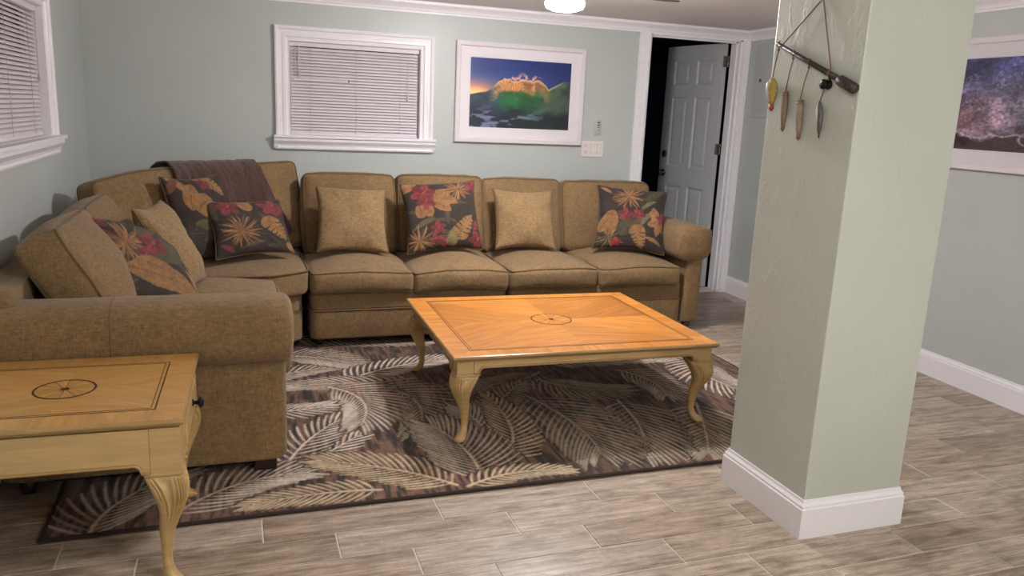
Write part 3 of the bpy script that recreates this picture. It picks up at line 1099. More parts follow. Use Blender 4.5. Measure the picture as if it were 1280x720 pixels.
# ---- corner wedge
sec = thing('sofa_section', (-0.15, 4.9, 0), 'olive corner wedge of the sofa with a wide diagonal back', 'sofa', 'sections of the olive sectional sofa')
base_panel(sec, [(0.165, 4.405), (0.350, 4.540), (0.365, 5.44), (-0.05, 5.44), (-0.79, 4.80), (-0.79, 4.385)])
mb, seam, _ = puff([(0.180, 4.372), (0.383, 4.500), (0.378, 5.20), (0.16, 5.27), (-0.57, 4.60), (-0.50, 4.372)], 0.335, 0.485, 0.040, 0.03, 7)
sc_ = mb.build('seat_cushion', FAB, sec)
MB().tube([(x, y, z + 0.008) for x, y, z in seam], 0.0055, 6, closed=True).build('piping', PIP, sc_)
A = Vector((-0.735, 4.42, 0)); B = Vector((0.335, 5.40, 0))
fdir = math.atan2(-(B - A).x, (B - A).y)           # faces into the room
fdir = math.atan2((A - B).x, (B - A).y)
nf = Vector((B - A).normalized()); nfac = Vector((nf.y, -nf.x, 0))
facing = math.atan2(nfac.y, nfac.x)
mid = (A + B) / 2
bf_, _, _ = puff([tuple((A - nfac * 0.20 + nf * 0.10)[:2]), tuple((A - nfac * 0.06)[:2]), tuple((B - nfac * 0.06)[:2]), tuple((B - nfac * 0.14 - nf * 0.05)[:2])], 0.335, 0.84, 0.04)
bf_.build('back_frame', FAB, sec)
WEDGE_M = upright((mid.x + nfac.x * 0.005, mid.y + nfac.y * 0.005, 0.735), facing, math.radians(13))
cushion(sec, 'back_cushion', FAB, PIP, ((B - A).length - 0.02, 0.56, 0.15), WEDGE_M, 0.045, 0.03, 0.006, 41, n=18, bend=0.07, left_drop=0.07)
feet(sec, [(0.30, 4.62)], RUGZ)
feet(sec, [(-0.1, 5.3), (-0.7, 4.6)], 0.0)


# ==================================================================== THROW PILLOWS
DK, GOLD, TAN_, RED, GRN, RUST = (44, 34, 28), (130, 94, 54), (136, 99, 62), (112, 42, 44), (68, 61, 40), (100, 64, 40)
def pat_B(c):
    c.leaf(.02, .55, .42, .40, .07, GRN); c.leaf(.55, .35, .60, .62, .05, GRN); c.leaf(.45, .62, .85, .62, .05, GRN)
    c.leaf(.1, .3, .4, .42, .06, (84, 74, 50)); c.leaf(.35, .4, .7, .36, .05, GRN)
    c.leaf(0, .85, .2, .98, .12, TAN_, RUST); c.leaf(.02, .95, .25, .85, .06, TAN_)
    for q in ((.38, .74, .62, .78), (.38, .70, .70, .64), (.36, .68, .60, .52), (.26, .62, .34, .48), (.2, .62, .2, .46)):
        c.leaf(*q, .13, GOLD, RUST)
    c.flower(.27, .80, .17, RED, 6, .2); c.flower(.30, .68, .13, RED, 5, .8)
    c.spiky(.74, .84, .24, [TAN_, GOLD, RUST], 18, 2, .045)
    c.flower(.95, .92, .13, RED, 5, .1); c.flower(.42, .30, .10, RED, 5, .4); c.flower(.36, .14, .09, RED); c.flower(.47, .11, .10, RED, 5, 1)
    c.monstera(.76, .30, .19, .9, GOLD, DK); c.monstera(.58, .16, .12, 1.4, (112, 98, 58), (80, 70, 46))
    c.spiky(.16, .14, .24, [TAN_, RUST, GOLD], 15, 5, .05); c.flower(.93, .30, .07, RED); c.flower(.92, .10, .13, RED, 5, .6)
def pat_D(c):
    c.leaf(.7, .75, .95, .98, .1, GRN); c.leaf(.62, .35, .8, .6, .07, (92, 92, 64)); c.leaf(.62, .6, .85, .78, .05, (96, 96, 70))
    c.spiky(.45, .82, .27, [TAN_, RUST, GOLD], 20, 4, .045); c.spiky(.2, .15, .24, [GRN, (120, 104, 62)], 13, 6, .05)
    c.monstera(.42, .36, .15, 1.2, GRN, (72, 62, 44)); c.monstera(.55, .40, .1, .6, GRN, (72, 62, 44))
    c.leaf(.18, .22, .26, .56, .20, GOLD, RUST); c.leaf(.05, .24, .2, .44, .16, GOLD, RUST)
    c.flower(.41, .52, .11, RED, 5, .3); c.flower(.60, .54, .10, RED, 5, 1.1); c.flower(.3, .08, .08, (140, 44, 46))
    c.monstera(.62, .18, .18, -1.3, GOLD, DK)
    for q in ((.88, .5, .76, .60), (.88, .48, .86, .24), (.9, .45, .98, .3), (.86, .46, .74, .40), (.9, .5, .8, .66)): c.leaf(*q, .10, TAN_, RUST)
    c.flower(.96, .50, .10, (130, 40, 52)); c.leaf(.7, .2, .95, .1, .05, TAN_); c.leaf(.05, .95, .2, .85, .05, TAN_)
def pat_F(c):
    c.leaf(.6, .7, .75, .45, .05, GRN); c.leaf(.3, .1, .6, .2, .06, GRN); c.leaf(.6, .12, .75, .05, .06, GRN); c.leaf(.05, .6, .1, .95, .08, GRN)
    c.leaf(.3, .98, .62, .96, .09, TAN_, RUST); c.leaf(.42, .95, .5, .76, .14, TAN_, RUST)
    c.spiky(.33, .40, .34, [TAN_, GOLD, RUST], 24, 3, .034)
    c.flower(.24, .84, .17, RED, 5, .5); c.flower(.80, .82, .17, RED, 5, .2); c.leaf(.62, .92, .85, .62, .1, RED); c.flower(.93, .74, .10, RED)
    c.monstera(.78, .40, .22, -1.1, GOLD, DK); c.leaf(.05, .2, .2, .05, .06, RED); c.leaf(.9, .15, .98, .02, .1, TAN_)
def pat_E(c):
    c.leaf(.35, .32, .85, .42, .16, GRN, (70, 62, 40)); c.leaf(.3, .2, .8, .22, .15, GRN, (70, 62, 40)); c.leaf(.2, .40, .5, .3, .1, (80, 72, 46))
    c.leaf(.22, .58, .36, .88, .17, GOLD, RUST); c.leaf(.26, .60, .62, .46, .20, GOLD, RUST); c.leaf(.3, .56, .5, .66, .2, GOLD, RUST)
    c.monstera(.72, .84, .17, -.9, TAN_, DK); c.leaf(.45, .96, .7, .98, .07, TAN_); c.flower(.55, .88, .10, RED); c.flower(.72, .5, .1, RED)
    c.flower(.92, .30, .12, RED, 5, .2); c.flower(.96, .12, .10, RED); c.leaf(.05, .98, .3, .75, .1, TAN_); c.leaf(.02, .8, .2, .98, .09, RUST)
    c.leaf(.55, .02, .72, .16, .14, GOLD, RUST); c.leaf(.72, .03, .6, .2, .1, GOLD); c.spiky(.12, .3, .2, [GRN], 10, 8)
def pat_H(c):
    c.leaf(.45, .50, .95, .62, .26, GRN, (70, 62, 40)); c.leaf(.3, .55, .7, .9, .1, GRN)
    c.spiky(.25, .62, .30, [TAN_, RUST, GOLD], 18, 9, .05); c.flower(.55, .66, .16, RED, 5, .5); c.flower(.42, .50, .10, RED)
    c.leaf(.15, .32, .92, .12, .24, GOLD, RUST); c.leaf(.3, .42, .7, .30, .16, GOLD, RUST); c.flower(.08, .9, .12, RED)
    c.leaf(.7, .95, .98, .80, .1, TAN_); c.flower(.9, .9, .1, RED); c.leaf(.85, .4, .98, .1, .1, TAN_); c.spiky(.1, .15, .2, [TAN_, GRN], 11, 4)


def pillow(label, c0, rotdeg, size, thick, mat, pipe_mat, pat=None, seed=1, group=None, pinch=0.10, n=None, dent=0.0):
    a, b, cc = map(math.radians, rotdeg)
    R = Matrix.Rotation(a, 3, 'Z') @ Matrix.Rotation(b, 3, 'X') @ Matrix.Rotation(cc, 3, 'Y')
    n = n or (110 if pat else 48)
    w, h = size
    u = np.linspace(-1, 1, n); v = np.linspace(-1, 1, n)
    U, V = np.meshgrid(u, v)
    X = w / 2 * U * (1 - pinch * (1 - V ** 2) * np.abs(U) ** 3) ; Z = h / 2 * V * (1 - pinch * (1 - U ** 2) * np.abs(V) ** 3)
    prof = ((1 - U ** 2) * (1 - V ** 2))
    T = thick / 2 * np.clip(prof, 0, 1) ** 0.42
    sdv = Vector((seed * 2.1, seed * 5.3, 0))
    N = np.zeros_like(U)
    st = max(1, n // 48)
    for j in range(n):
        for i in range(n):
            p = Vector((U[j, i], V[j, i], 0))
            rad = math.hypot(U[j, i], V[j, i])
            ang = math.atan2(V[j, i], U[j, i])
            N[j, i] = mnoise.noise(p * 1.6 + sdv) * 0.55 + mnoise.noise(Vector((ang * 5, rad * 1.2, 3)) + sdv) * 0.35 * min(1, rad)
    edge = np.clip(prof * 3, 0, 1) ** .5
    dz = N * 0.020 * edge
    if dent: dz = dz - dent * np.exp(-((U * 1.6) ** 2)) * np.clip(V, 0, 1) * edge
    wob = (np.sin(U * 3 + seed) * np.cos(V * 2.3 + seed * 2)) * 0.010
    # local frame: x right, z up, face to -y
    def pts(front):
        Y = (-(T + dz) if front else (T * 0.9 - dz * .3)) + wob
        L = np.stack([X, Y, Z], -1).reshape(-1, 3)
        return L @ np.array(R).T
    Pf = pts(True); Pb = pts(False)
    fi = np.arange(n * n).reshape(n, n)
    bi = fi + n * n
    bi = bi.copy()
    for e in (np.s_[0, :], np.s_[-1, :], np.s_[:, 0], np.s_[:, -1]): bi[e] = fi[e]
    qf = np.stack([fi[:-1, :-1], fi[:-1, 1:], fi[1:, 1:], fi[1:, :-1]], -1).reshape(-1, 4)
    qb = np.stack([bi[:-1, :-1], bi[1:, :-1], bi[1:, 1:], bi[:-1, 1:]], -1).reshape(-1, 4)
    vs = np.concatenate([Pf, Pb])
    used = np.unique(np.concatenate([qf.ravel(), qb.ravel()]))
    rm = np.full(len(vs), -1); rm[used] = np.arange(len(used))
    q = rm[np.concatenate([qf, qb])]
    me = bpy.data.meshes.new('throw_pillow')
    me.from_pydata((vs[used] + np.array(c0) * 0).tolist(), [], q.tolist())
    me.materials.append(mat)
    me.polygons.foreach_set('use_smooth', [True] * len(q))
    if pat:
        cv = Canvas(1, 1, 1 / 170, DK)
        nz = fbm2(cv.nx, cv.ny, 6, seed)
        cv.c *= (0.88 + .24 * nz)[..., None]
        pat(cv)
        cv.c *= (0.90 + .2 * fbm2(cv.nx, cv.ny, 24, seed + 3, 3))[..., None]
        uu = np.concatenate([(U.ravel() + 1) / 2, 1 - (U.ravel() + 1) / 2]); vv = np.concatenate([(V.ravel() + 1) / 2] * 2)
        set_cols(me, cv.lookup(uu, vv)[used])
    me.update()
    o = link('throw_pillow', me)
    o.location = c0
    WORLD_M[o.name] = Matrix.Translation(c0)
    meta(o, label, 'pillow', group)
    ring = [fi[0, i] for i in range(n)] + [fi[j, -1] for j in range(1, n)] + [fi[-1, i] for i in range(n - 2, -1, -1)] + [fi[j, 0] for j in range(n - 2, 0, -1)]
    pts_ = [Vector(Pf[k]) + Vector(c0) for k in ring][::2]
    MB().tube(pts_, 0.0045 if pat else 0.0035, 6, closed=True).build('piping', pipe_mat, o)
    return o

GF, GT = 'floral throw pillows on the sofa', 'plain tan throw pillows on the sofa'
pillow('plain tan throw pillow on the first seat right of the corner wedge', (0.675, 4.868, 0.712), (-1, -30, 1.7), (0.432, 0.43), 0.15, M['tan'], M['piping'], None, 3, GT)
pillow('dark floral pillow with big red bloom top left, between two plain tan pillows', (1.238, 4.873, 0.732), (-5, -27, -4.5), (0.49, 0.47), 0.15, M['floral'], M['floralpipe'], pat_B, 5, GF)
pillow('plain tan throw pillow between the two floral ones along the back wall', (1.815, 4.924, 0.705), (-3, -24, 1), (0.42, 0.415), 0.14, M['tan'], M['piping'], None, 8, GT, dent=0.01)
pillow('dark floral pillow leaning by the rolled arm next to the door', (2.55, 4.823, 0.718), (-20, -28, 3.5), (0.485, 0.465), 0.15, M['floral'], M['floralpipe'], pat_D, 11, GF)
pillow('tall dark floral pillow with big gold leaf leaning on the corner wedge back', (-0.172, 4.69, 0.755), (50, -20, 1), (0.45, 0.47), 0.16, M['floral'], M['floralpipe'], pat_E, 14, GF)
pillow('wide dark floral lumbar pillow with spiky tan bloom in front of the brown blanket', (0.075, 4.690, 0.690), (32, -30, 2), (0.50, 0.34), 0.13, M['floral'], M['floralpipe'], pat_F, 17, GF)
pillow('plain tan throw pillow on the left sofa behind the nearest floral one', (-0.285, 3.946, 0.715), (80, -29, 2), (0.43, 0.44), 0.16, M['tan'], M['piping'], None, 21, GT)
pillow('nearest dark floral pillow slumped beside the left sofa arm', (-0.375, 3.60, 0.690), (60, -42, 24), (0.47, 0.45), 0.17, M['floral'], M['floralpipe'], pat_H, 24, GF)


# ==================================================================== BLANKET
def blanket():
    t = NT('brown plush')
    v = t.coords('Object', (1, 1, 1))
    f = t.noise(v, 240, 3, 0.75)
    g = t.noise(t.coords('Object', (26, 26, 2)), 1.2, 2)
    ca = t.ramp(f, [(0.3, lin(44, 24, 20)), (0.7, lin(92, 56, 46))])
    cb = t.ramp(g, [(0.3, (0.82, 0.82, 0.82, 1)), (0.7, (1.14, 1.12, 1.10, 1))])
    t.base(t.mix(ca, cb, 1.0, 'MULTIPLY'))
    t.p(Roughness=0.95); t.b.inputs['Sheen Weight'].default_value = 0.35
    t.bump(f, 0.7, 0.006)
    nu, nv = 90, 90
    rows = []
    x0, x1 = -0.20, 0.40           # along the wedge back (local x of WEDGE_M, centre 0)
    # over-the-top path in local (y up, z to sitter)
    path = [(-0.20, -0.10), (0.10, -0.098), (0.24, -0.095), (0.285, -0.072), (0.302, -0.02), (0.300, 0.03), (0.285, 0.072), (0.24, 0.098), (0.10, 0.118), (-0.05, 0.122), (-0.20, 0.110)]
    P = np.array(path)
    d = np.concatenate([[0], np.cumsum(np.linalg.norm(np.diff(P, axis=0), axis=1))])
    for j in range(nv):
        s = d[-1] * j / (nv - 1)
        y = np.interp(s, d, P[:, 0]); z = np.interp(s, d, P[:, 1])
        for i in range(nu):
            a = i / (nu - 1)
            fr = max(0, (s - d[5]) / (d[-1] - d[5]))
            x = x0 + (x1 - x0) * a + fr * 0.20 * a - 0.02 * math.sin(s * 9) * a
            nn = mnoise.noise(Vector((x * 9, s * 3, 1.7))) * 0.010 + mnoise.noise(Vector((x * 46, s * 40, 4.1))) * 0.004 + 0.004 * mnoise.noise(Vector((x * 22, s * 2.4, 8.8)))
            off = 0.012 + nn
            # push away from the cushion
            dirv = Vector((0, 0.2 if y < 0.25 else 1.0, (1 if z > 0 else -1) * (1.0 if y < 0.27 else 0.3))).normalized()
            yy = y + 0.012 * mnoise.noise(Vector((x * 5, 2.0, 9))) * (1 if y > 0.2 else 0)
            rows.append(WEDGE_M @ (Vector((x, yy, z)) + dirv * off))
    P3 = np.array([tuple(r) for r in rows]).reshape(nv, nu, 3)
    me = grid_mesh('throw_blanket', P3, t.m)
    o = link('throw_blanket', me)
    sm = o.modifiers.new('thick', 'SOLIDIFY'); sm.thickness = 0.010; sm.offset = 1
    meta(o, 'dark brown plush throw blanket draped over the corner wedge back', 'blanket')
blanket()


# ==================================================================== RUG
RX0, RX1, RY0, RY1 = -0.605, 2.720, 2.618, 5.02
def make_rug():
    w, h = RX1 - RX0, RY1 - RY0
    cv = Canvas(w, h, 0.0058, (104, 76, 61))
    st = fbm2(cv.nx, cv.ny, 260, 3, 2, 0.10)          # streaks along y
    st2 = fbm2(cv.nx, cv.ny, 5, 4, 3)
    cv.c *= (0.34 + 0.72 * np.clip((st - .2) * 2.2, 0, 1))[..., None] * (0.85 + .3 * st2)[..., None]
    cv.ground = cv.c.copy()
    CR, SG, GD, LT = (190, 176, 158), (156, 146, 124), (192, 172, 140), (206, 193, 176)
    F = [
        ([1.35, 3.52], [1.50, 3.08], [1.42, 2.79], .33, SG, 19), ([1.78, 3.36], [1.76, 2.98], [1.60, 2.74], .30, SG, 18), ([2.16, 3.24], [1.99, 2.86], [1.88, 2.69], .27, SG, 17),
        ([0.86, 2.66], [0.93, 2.93], [0.80, 3.26], .27, CR, 20), ([1.00, 2.79], [1.06, 3.13], [0.98, 3.44], .20, CR, 19), ([1.00, 2.83], [1.20, 3.05], [1.16, 3.57], .17, GD, 19),
        ([0.80, 2.64], [1.02, 2.76], [1.24, 2.67], .10, GD, 15), ([0.76, 2.66], [0.60, 2.86], [0.28, 3.00], .19, GD, 19), ([0.48, 2.69], [0.25, 2.74], [0.0, 2.68], .12, GD, 16),
        ([0.42, 3.84], [0.64, 3.66], [0.50, 3.32], .26, CR, 19), ([0.60, 3.86], [0.93, 3.62], [0.72, 3.18], .27, SG, 20), ([0.14, 2.92], [0.24, 3.25], [0.46, 3.44], .17, LT, 15),
        ([0.10, 2.86], [0.30, 3.02], [0.50, 3.24], .14, LT, 13), ([0.88, 3.78], [0.46, 3.94], [0.22, 3.88], .16, CR, 18), ([0.50, 3.92], [0.80, 4.16], [1.20, 4.20], .18, LT, 20),
        ([0.22, 4.40], [0.46, 4.38], [0.64, 4.12], .20, CR, 18), ([-0.47, 2.58], [-0.49, 2.80], [-0.22, 3.02], .22, CR, 15), ([-0.24, 2.66], [-0.05, 2.93], [0.24, 2.90], .20, CR, 17),
        ([1.55, 3.85], [1.36, 3.66], [1.02, 3.72], .20, SG, 18), ([1.50, 3.74], [1.62, 3.50], [1.90, 3.50], .20, SG, 18), ([2.55, 3.90], [2.36, 3.60], [2.56, 3.20], .24, LT, 20),
        ([1.60, 4.0], [2.00, 4.10], [2.44, 3.92], .22, LT, 20), ([2.66, 3.35], [2.42, 3.10], [2.50, 2.80], .20, CR, 17), ([0.30, 4.75], [0.70, 4.62], [1.10, 4.52], .18, CR, 18),
        ([1.20, 4.42], [1.60, 4.50], [2.10, 4.34], .20, LT, 19), ([2.10, 4.6], [2.40, 4.42], [2.62, 4.10], .20, CR, 18), ([0.02, 3.60], [0.22, 3.52], [0.40, 3.60], .14, LT, 12),
        ([1.10, 3.30], [1.16, 3.45], [1.40, 3.72], .16, SG, 14), ([2.00, 3.80], [2.16, 3.60], [2.06, 3.36], .20, SG, 15), ([0.10, 3.98], [0.22, 4.14], [0.52, 4.16], .15, CR, 13),
    ]
    order = [12, 11, 23, 24, 25, 18, 19, 27, 28, 29, 15, 14, 13, 10, 9, 21, 20, 22, 26, 2, 1, 0, 16, 17, 8, 7, 4, 5, 3, 6]
    for q in order:
        p0, p1, p2, L, col, n = F[q]
        f = lambda p: (p[0] - RX0, p[1] - RY0)
        cv.frond(f(p0), f(p1), f(p2), L, col, n, 0.0105, q)
    wv = fbm2(cv.nx, cv.ny, 190, 9, 2)
    cv.c *= (0.90 + .2 * wv)[..., None]
    X, Y = np.meshgrid(cv.x + RX0, cv.y + RY0)
    Z = 0.0115 + 0.0018 * cv.mask + 0.0008 * (wv - .5)
    me = grid_mesh('pile', np.stack([X, Y, Z], -1), M['rug'])
    set_cols(me, cv.c.reshape(-1, 3))
    t = thing('area_rug', (1.06, 3.8, 0), 'brown area rug with cream and sage palm fronds under the coffee table', 'rug')
    link('pile', me, t)
    mb = MB()
    mb.frame(RX0 - 0.012, RX1 + 0.012, RY0 - 0.012, RY1 + 0.012, [(0.004, 0.0008), (0, 0.004), (0.001, 0.010), (0.006, 0.0135), (0.014, 0.0125), (0.016, 0.006)], lambda a, b, d: (a, b, d))
    mb.build('binding', M['binding'], t)
make_rug()


# ==================================================================== TABLES
def table_top(parent, name, hw, hd, zt, border, mat, rot, c0, tones, incr, r_in, th=0.022, borders=(1.02, 0.98), line=0.0035):
    """veneered top in local coordinates: field wedges around a round inlay, mitred border, moulded edge"""
    T = Matrix.Translation((c0[0], c0[1], 0)) @ Matrix.Rotation(rot, 4, 'Z')
    vs, fs, uvs, tn = [], [], [], []
    def poly(pts, gd, tone):
        b = len(vs)
        g = Vector((math.cos(gd), math.sin(gd))); hN = Vector((-g.y, g.x))
        for (x, y) in pts:
            vs.append(T @ Vector((x, y, zt)))
        fs.append(list(range(b, b + len(pts))))
        o = len(fs) * 3.17
        uvs.append([(g.x * x + g.y * y + o, hN.x * x + hN.y * y + o) for (x, y) in pts])
        tn.append(tone)
    fw_, fd_ = hw - border[0], hd - border[1]
    # wedges: boundary points
    bpts = [(fw_, 0), (fw_, fd_), (0, fd_), (-fw_, fd_), (-fw_, 0), (-fw_, -fd_), (0, -fd_), (fw_, -fd_)]
    for i in range(8):
        a, b = bpts[i], bpts[(i + 1) % 8]
        a0 = math.atan2(a[1], a[0]); a1 = math.atan2(b[1], b[0])
        if a1 <= a0: a1 += 2 * math.pi
        arc = [(r_in * math.cos(a1 + (a0 - a1) * k / 6), r_in * math.sin(a1 + (a0 - a1) * k / 6)) for k in range(7)]
        mid = (a0 + a1) / 2
        poly([a, b] + arc, [0.55, 0.25, -0.25, -0.55, 0.55, 0.25, -0.25, -0.55][i] , tones[i])
    # inlaid disc petals
    for k in range(12):
        a0, a1 = 2 * math.pi * k / 12, 2 * math.pi * (k + 1) / 12
        poly([(0, 0)] + [(r_in * math.cos(a0 + (a1 - a0) * j / 3), r_in * math.sin(a0 + (a1 - a0) * j / 3)) for j in range(4)], (a0 + a1) / 2, 1.10 if k % 2 else 0.96)
    # border boards (mitred), cross-banded
    for i, (q, gd) in enumerate((([(-hw, -hd), (hw, -hd), (fw_, -fd_), (-fw_, -fd_)], math.pi / 2), ([(hw, -hd), (hw, hd), (fw_, fd_), (fw_, -fd_)], 0),
                ([(hw, hd), (-hw, hd), (-fw_, fd_), (fw_, fd_)], math.pi / 2), ([(-hw, hd), (-hw, -hd), (-fw_, -fd_), (-fw_, fd_)], 0))):
        nb = 8
        (p0, p1, p2, p3) = [Vector(p) for p in q]
        for k in range(nb):
            s0, s1 = k / nb, (k + 1) / nb
            poly([tuple(p0.lerp(p1, s0)), tuple(p0.lerp(p1, s1)), tuple(p3.lerp(p2, s1)), tuple(p3.lerp(p2, s0))], gd, borders[k % 2])
    me = bpy.data.meshes.new(name)
    me.from_pydata([tuple(v) for v in vs], [], fs)
    me.materials.append(mat)
    me.uv_layers.new(name='UVMap')
    me.color_attributes.new('Tone', 'FLOAT_COLOR', 'CORNER')
    me.uv_layers['UVMap'].data.foreach_set('uv', [c for u in uvs for q in u for c in q])
    cols = []
    for u, t_ in zip(uvs, tn):
        cols += [t_, t_ * (1 - (1 - min(1, t_)) * .25), t_ * (1 - (1 - min(1, t_)) * .4), 1] * len(u)
    me.color_attributes['Tone'].data.foreach_set('color', cols)
    me.update()
    top = link(name, me, parent)
    # inlay lines
    mb = MB()
    for g in (0.0, 0.011):
        for sg in (1, -1):
            pass
    e = 0.0007
    def strip(x0, x1, y0, y1): mb.box(x0, x1, y0, y1, zt - 0.001, zt + e)
    for g, lw in ((0, line), (0.012, line * .6)):
        a, b = fw_ - g, fd_ - g
        strip(-a, a, -b, -b + lw); strip(-a, a, b - lw, b); strip(-a, -a + lw, -b, b); strip(a - lw, a, -b, b)
        if incr is False: break
    n = 56
    def ringm(r0, r1):
        v_ = [(r * math.cos(2 * math.pi * k / n), r * math.sin(2 * math.pi * k / n), zt + e) for r in (r0, r1) for k in range(n)]
        mb.add(v_, [(k, (k + 1) % n, n + (k + 1) % n, n + k) for k in range(n)])
    ringm(r_in - 0.004, r_in + 0.0025)
    mb.add([(0.012 * math.cos(2 * math.pi * k / 16), 0.012 * math.sin(2 * math.pi * k / 16), zt + e) for k in range(16)], [tuple(range(16))])
    for k in range(12):
        a = 2 * math.pi * k / 12
        d = Vector((math.cos(a), math.sin(a), 0)); nn = Vector((-d.y, d.x, 0)) * 0.0009
        mb.add([d * 0.010 + nn + Vector((0, 0, zt + e)), d * 0.010 - nn + Vector((0, 0, zt + e)), d * (r_in - .003) - nn + Vector((0, 0, zt + e)), d * (r_in - .003) + nn + Vector((0, 0, zt + e))], [(0, 1, 2, 3)])
    mb.xf(T); mb.build('inlay', M['inlay'], top)
    # moulded edge
    ed = MB()
    pr = [(0.0, zt), (-0.003, zt - 0.001), (-0.007, zt - 0.006), (-0.007, zt - 0.010), (-0.004, zt - 0.014), (0.000, zt - 0.016), (0.004, zt - 0.022), (0.018, zt - 0.025), (0.03, zt - 0.026)]
    ed.frame(-hw, hw, -hd, hd, pr, lambda a, b, d: (a, b, d), cap=True)
    ed.xf(T); ed.build('table_edge', M['edge'], top)
    return top, T


def cabriole(parent, T, x, y, sx, sy, ztop, zbot, mat, s=1.0, flute=True, ps=0.038):
    ts = [0, .02, .045, .07, .095, .12, .15, .18, .215, .25, .29, .33, .37, .42, .47, .52, .62, .72, .80, .86, .90, .94, .97, .99, 1.0]
    dd = np.interp(ts, [0, .10, .20, .33, .52, .78, .88, .95, 1], [-.017, .004, .014, .008, -.014, -.022, -.014, .004, .011])
    aa = np.interp(ts, [0, .06, .14, .25, .38, .55, .72, .82, .90, .95, .985, 1], [.053, .054, .051, .041, .030, .0215, .0155, .0145, .019, .0225, .021, .014])
    ee = np.interp(ts, [0, .1, .3, .6, 1], [5.5, 3.6, 2.6, 2.1, 2.0])
    n = 168
    rows = []
    for t, d, a, e in zip(ts, dd, aa, ee):
        z = ztop + (zbot - ztop) * t
        d *= s; a *= s
        for k in range(n):
            th = 2 * math.pi * k / n
            ct, st = math.cos(th), math.sin(th)
            px_ = a * math.copysign(abs(ct) ** (2 / e), ct); py_ = a * math.copysign(abs(st) ** (2 / e), st)
            # direction towards the outer corner
            o = (ct * sx + st * sy) / math.sqrt(2)
            k_ = 1.0
            if flute and 0.02 < t < 0.47:
                lim = 0.46 - t
                m = max(0, min(1, (o - (0.12 + 1.5 * max(0, t - .12))) * 8))
                k_ = 1 - 0.17 * m * (0.5 + 0.5 * math.cos(th * 28)) ** 1.2 * min(1, lim * 9)
            if t > 0.9: k_ *= 1 + 0.45 * max(0, o) * min(1, (t - .9) / .05)
            rows.append(T @ Vector((x + sx * d * .75 + px_ * k_, y + sy * d * .75 + py_ * k_, z)))
    mb = MB().grid(rows, n, len(ts), True, True)
    mb.f.append(list(range((len(ts) - 1) * n, len(ts) * n))); mb.sm.append(False); mb.mi.append(0)
    mb.f.append(list(range(n))[::-1]); mb.sm.append(False); mb.mi.append(0)
    return mb.build('leg', mat, parent)


def apron(parent, T, p0, p1, nrm, z0, z1, arch, mat, th=0.02, drop=0.026, ear=0.022, s_=1.0):
    """rail between two posts with ears curling down at both ends; p0,p1 local 2D; nrm outward"""
    p0, p1, nrm = Vector((*p0, 0)), Vector((*p1, 0)), Vector((*nrm, 0))
    L = (p1 - p0).length; d = (p1 - p0) / L
    low = []
    for q in range(9):
        a = math.pi / 2 * q / 8
        low.append((0.022 * s_ + ear * (1 - math.cos(a)), z0 - drop + drop * math.sin(a)))
    prof = [(0, z1), (0, z0 - drop)] + low + [(L - a, b) for a, b in low[::-1]] + [(L, z0 - drop), (L, z1)]
    # drop duplicates
    pr = []
    for q in prof:
        if not pr or abs(q[0] - pr[-1][0]) + abs(q[1] - pr[-1][1]) > 1e-5: pr.append(q)
    n = len(pr)
    vs = [T @ (p0 + d * a + nrm * th + Vector((0, 0, b))) for a, b in pr] + [T @ (p0 + d * a - nrm * th * .2 + Vector((0, 0, b))) for a, b in pr]
    mb = MB(); mb.add(vs, [(i, (i + 1) % n, n + (i + 1) % n, n + i) for i in range(n)] + [tuple(range(n)), tuple(range(n, 2 * n))])
    o = mb.build('apron', mat, parent)
    # bead along the lower edge
    pts = [T @ (p0 + d * a + nrm * (th + 0.001) + Vector((0, 0, b + 0.002))) for a, b in ([(0.0, z0 - drop)] + low + [(L - a, b) for a, b in low[::-1]] + [(L, z0 - drop)])]
    MB().tube(pts, 0.0048, 6).build('bead', M['edge'], o)
    return o


def rect_table(name, label, cat, c0, rot, hw, hd, zt, border, mat, tones, zap, zbot, legs_z, incr, r_in, inset=0.018, post=0.036, s=1.0, borders=(1.06, 1.0), zb=None):
    t = thing(name, (c0[0], c0[1], 0), label, cat)
    top, T = table_top(t, 'table_top', hw, hd, zt, border, mat, rot, c0, tones, incr, r_in, borders=borders)
    z1 = zt - 0.026
    cx, cy = hw - inset - post, hd - inset - post
    for sx in (-1, 1):
        for sy in (-1, 1):
            # post block
            mb = MB().box(sx * cx - post, sx * cx + post, sy * cy - post, sy * cy + post, zap, z1)
            zc = zap
            ax_, ay_ = sorted((sx * (cx + post + .0035), sx * (cx + post - .100 * s))), sorted((sy * (cy + post + .0035), sy * (cy + post - .100 * s)))
            mb.box(ax_[0], ax_[1], ay_[0], ay_[1], zc - 0.009, zc)
            mb.xf(T)
            po = mb.build('corner_post', M['cream'], t, bevel=0.0015)
            lg = cabriole(t, T, sx * cx, sy * cy, sx, sy, zc - 0.010, legs_z((sx, sy)), M['cream'], s)
    ax, ay = cx - post, cy - post
    ah = zap + 0.026
    for (p0, p1, nn) in (((-ax, -cy - post + .02 - .004), (ax, -cy - post + .02 - .004), (0, -1)), ((-ax, cy + post - .02 + .004), (ax, cy + post - .02 + .004), (0, 1)),
                         ((-cx - post + .016, -ay), (-cx - post + .016, ay), (-1, 0)), ((cx + post - .016, -ay), (cx + post - .016, ay), (1, 0))):
        apron(t, T, p0, p1, nn, ah if zb is None else zb, z1, 0, M['cream'], s_=s)
    return t, T, (cx, cy, post, z1)

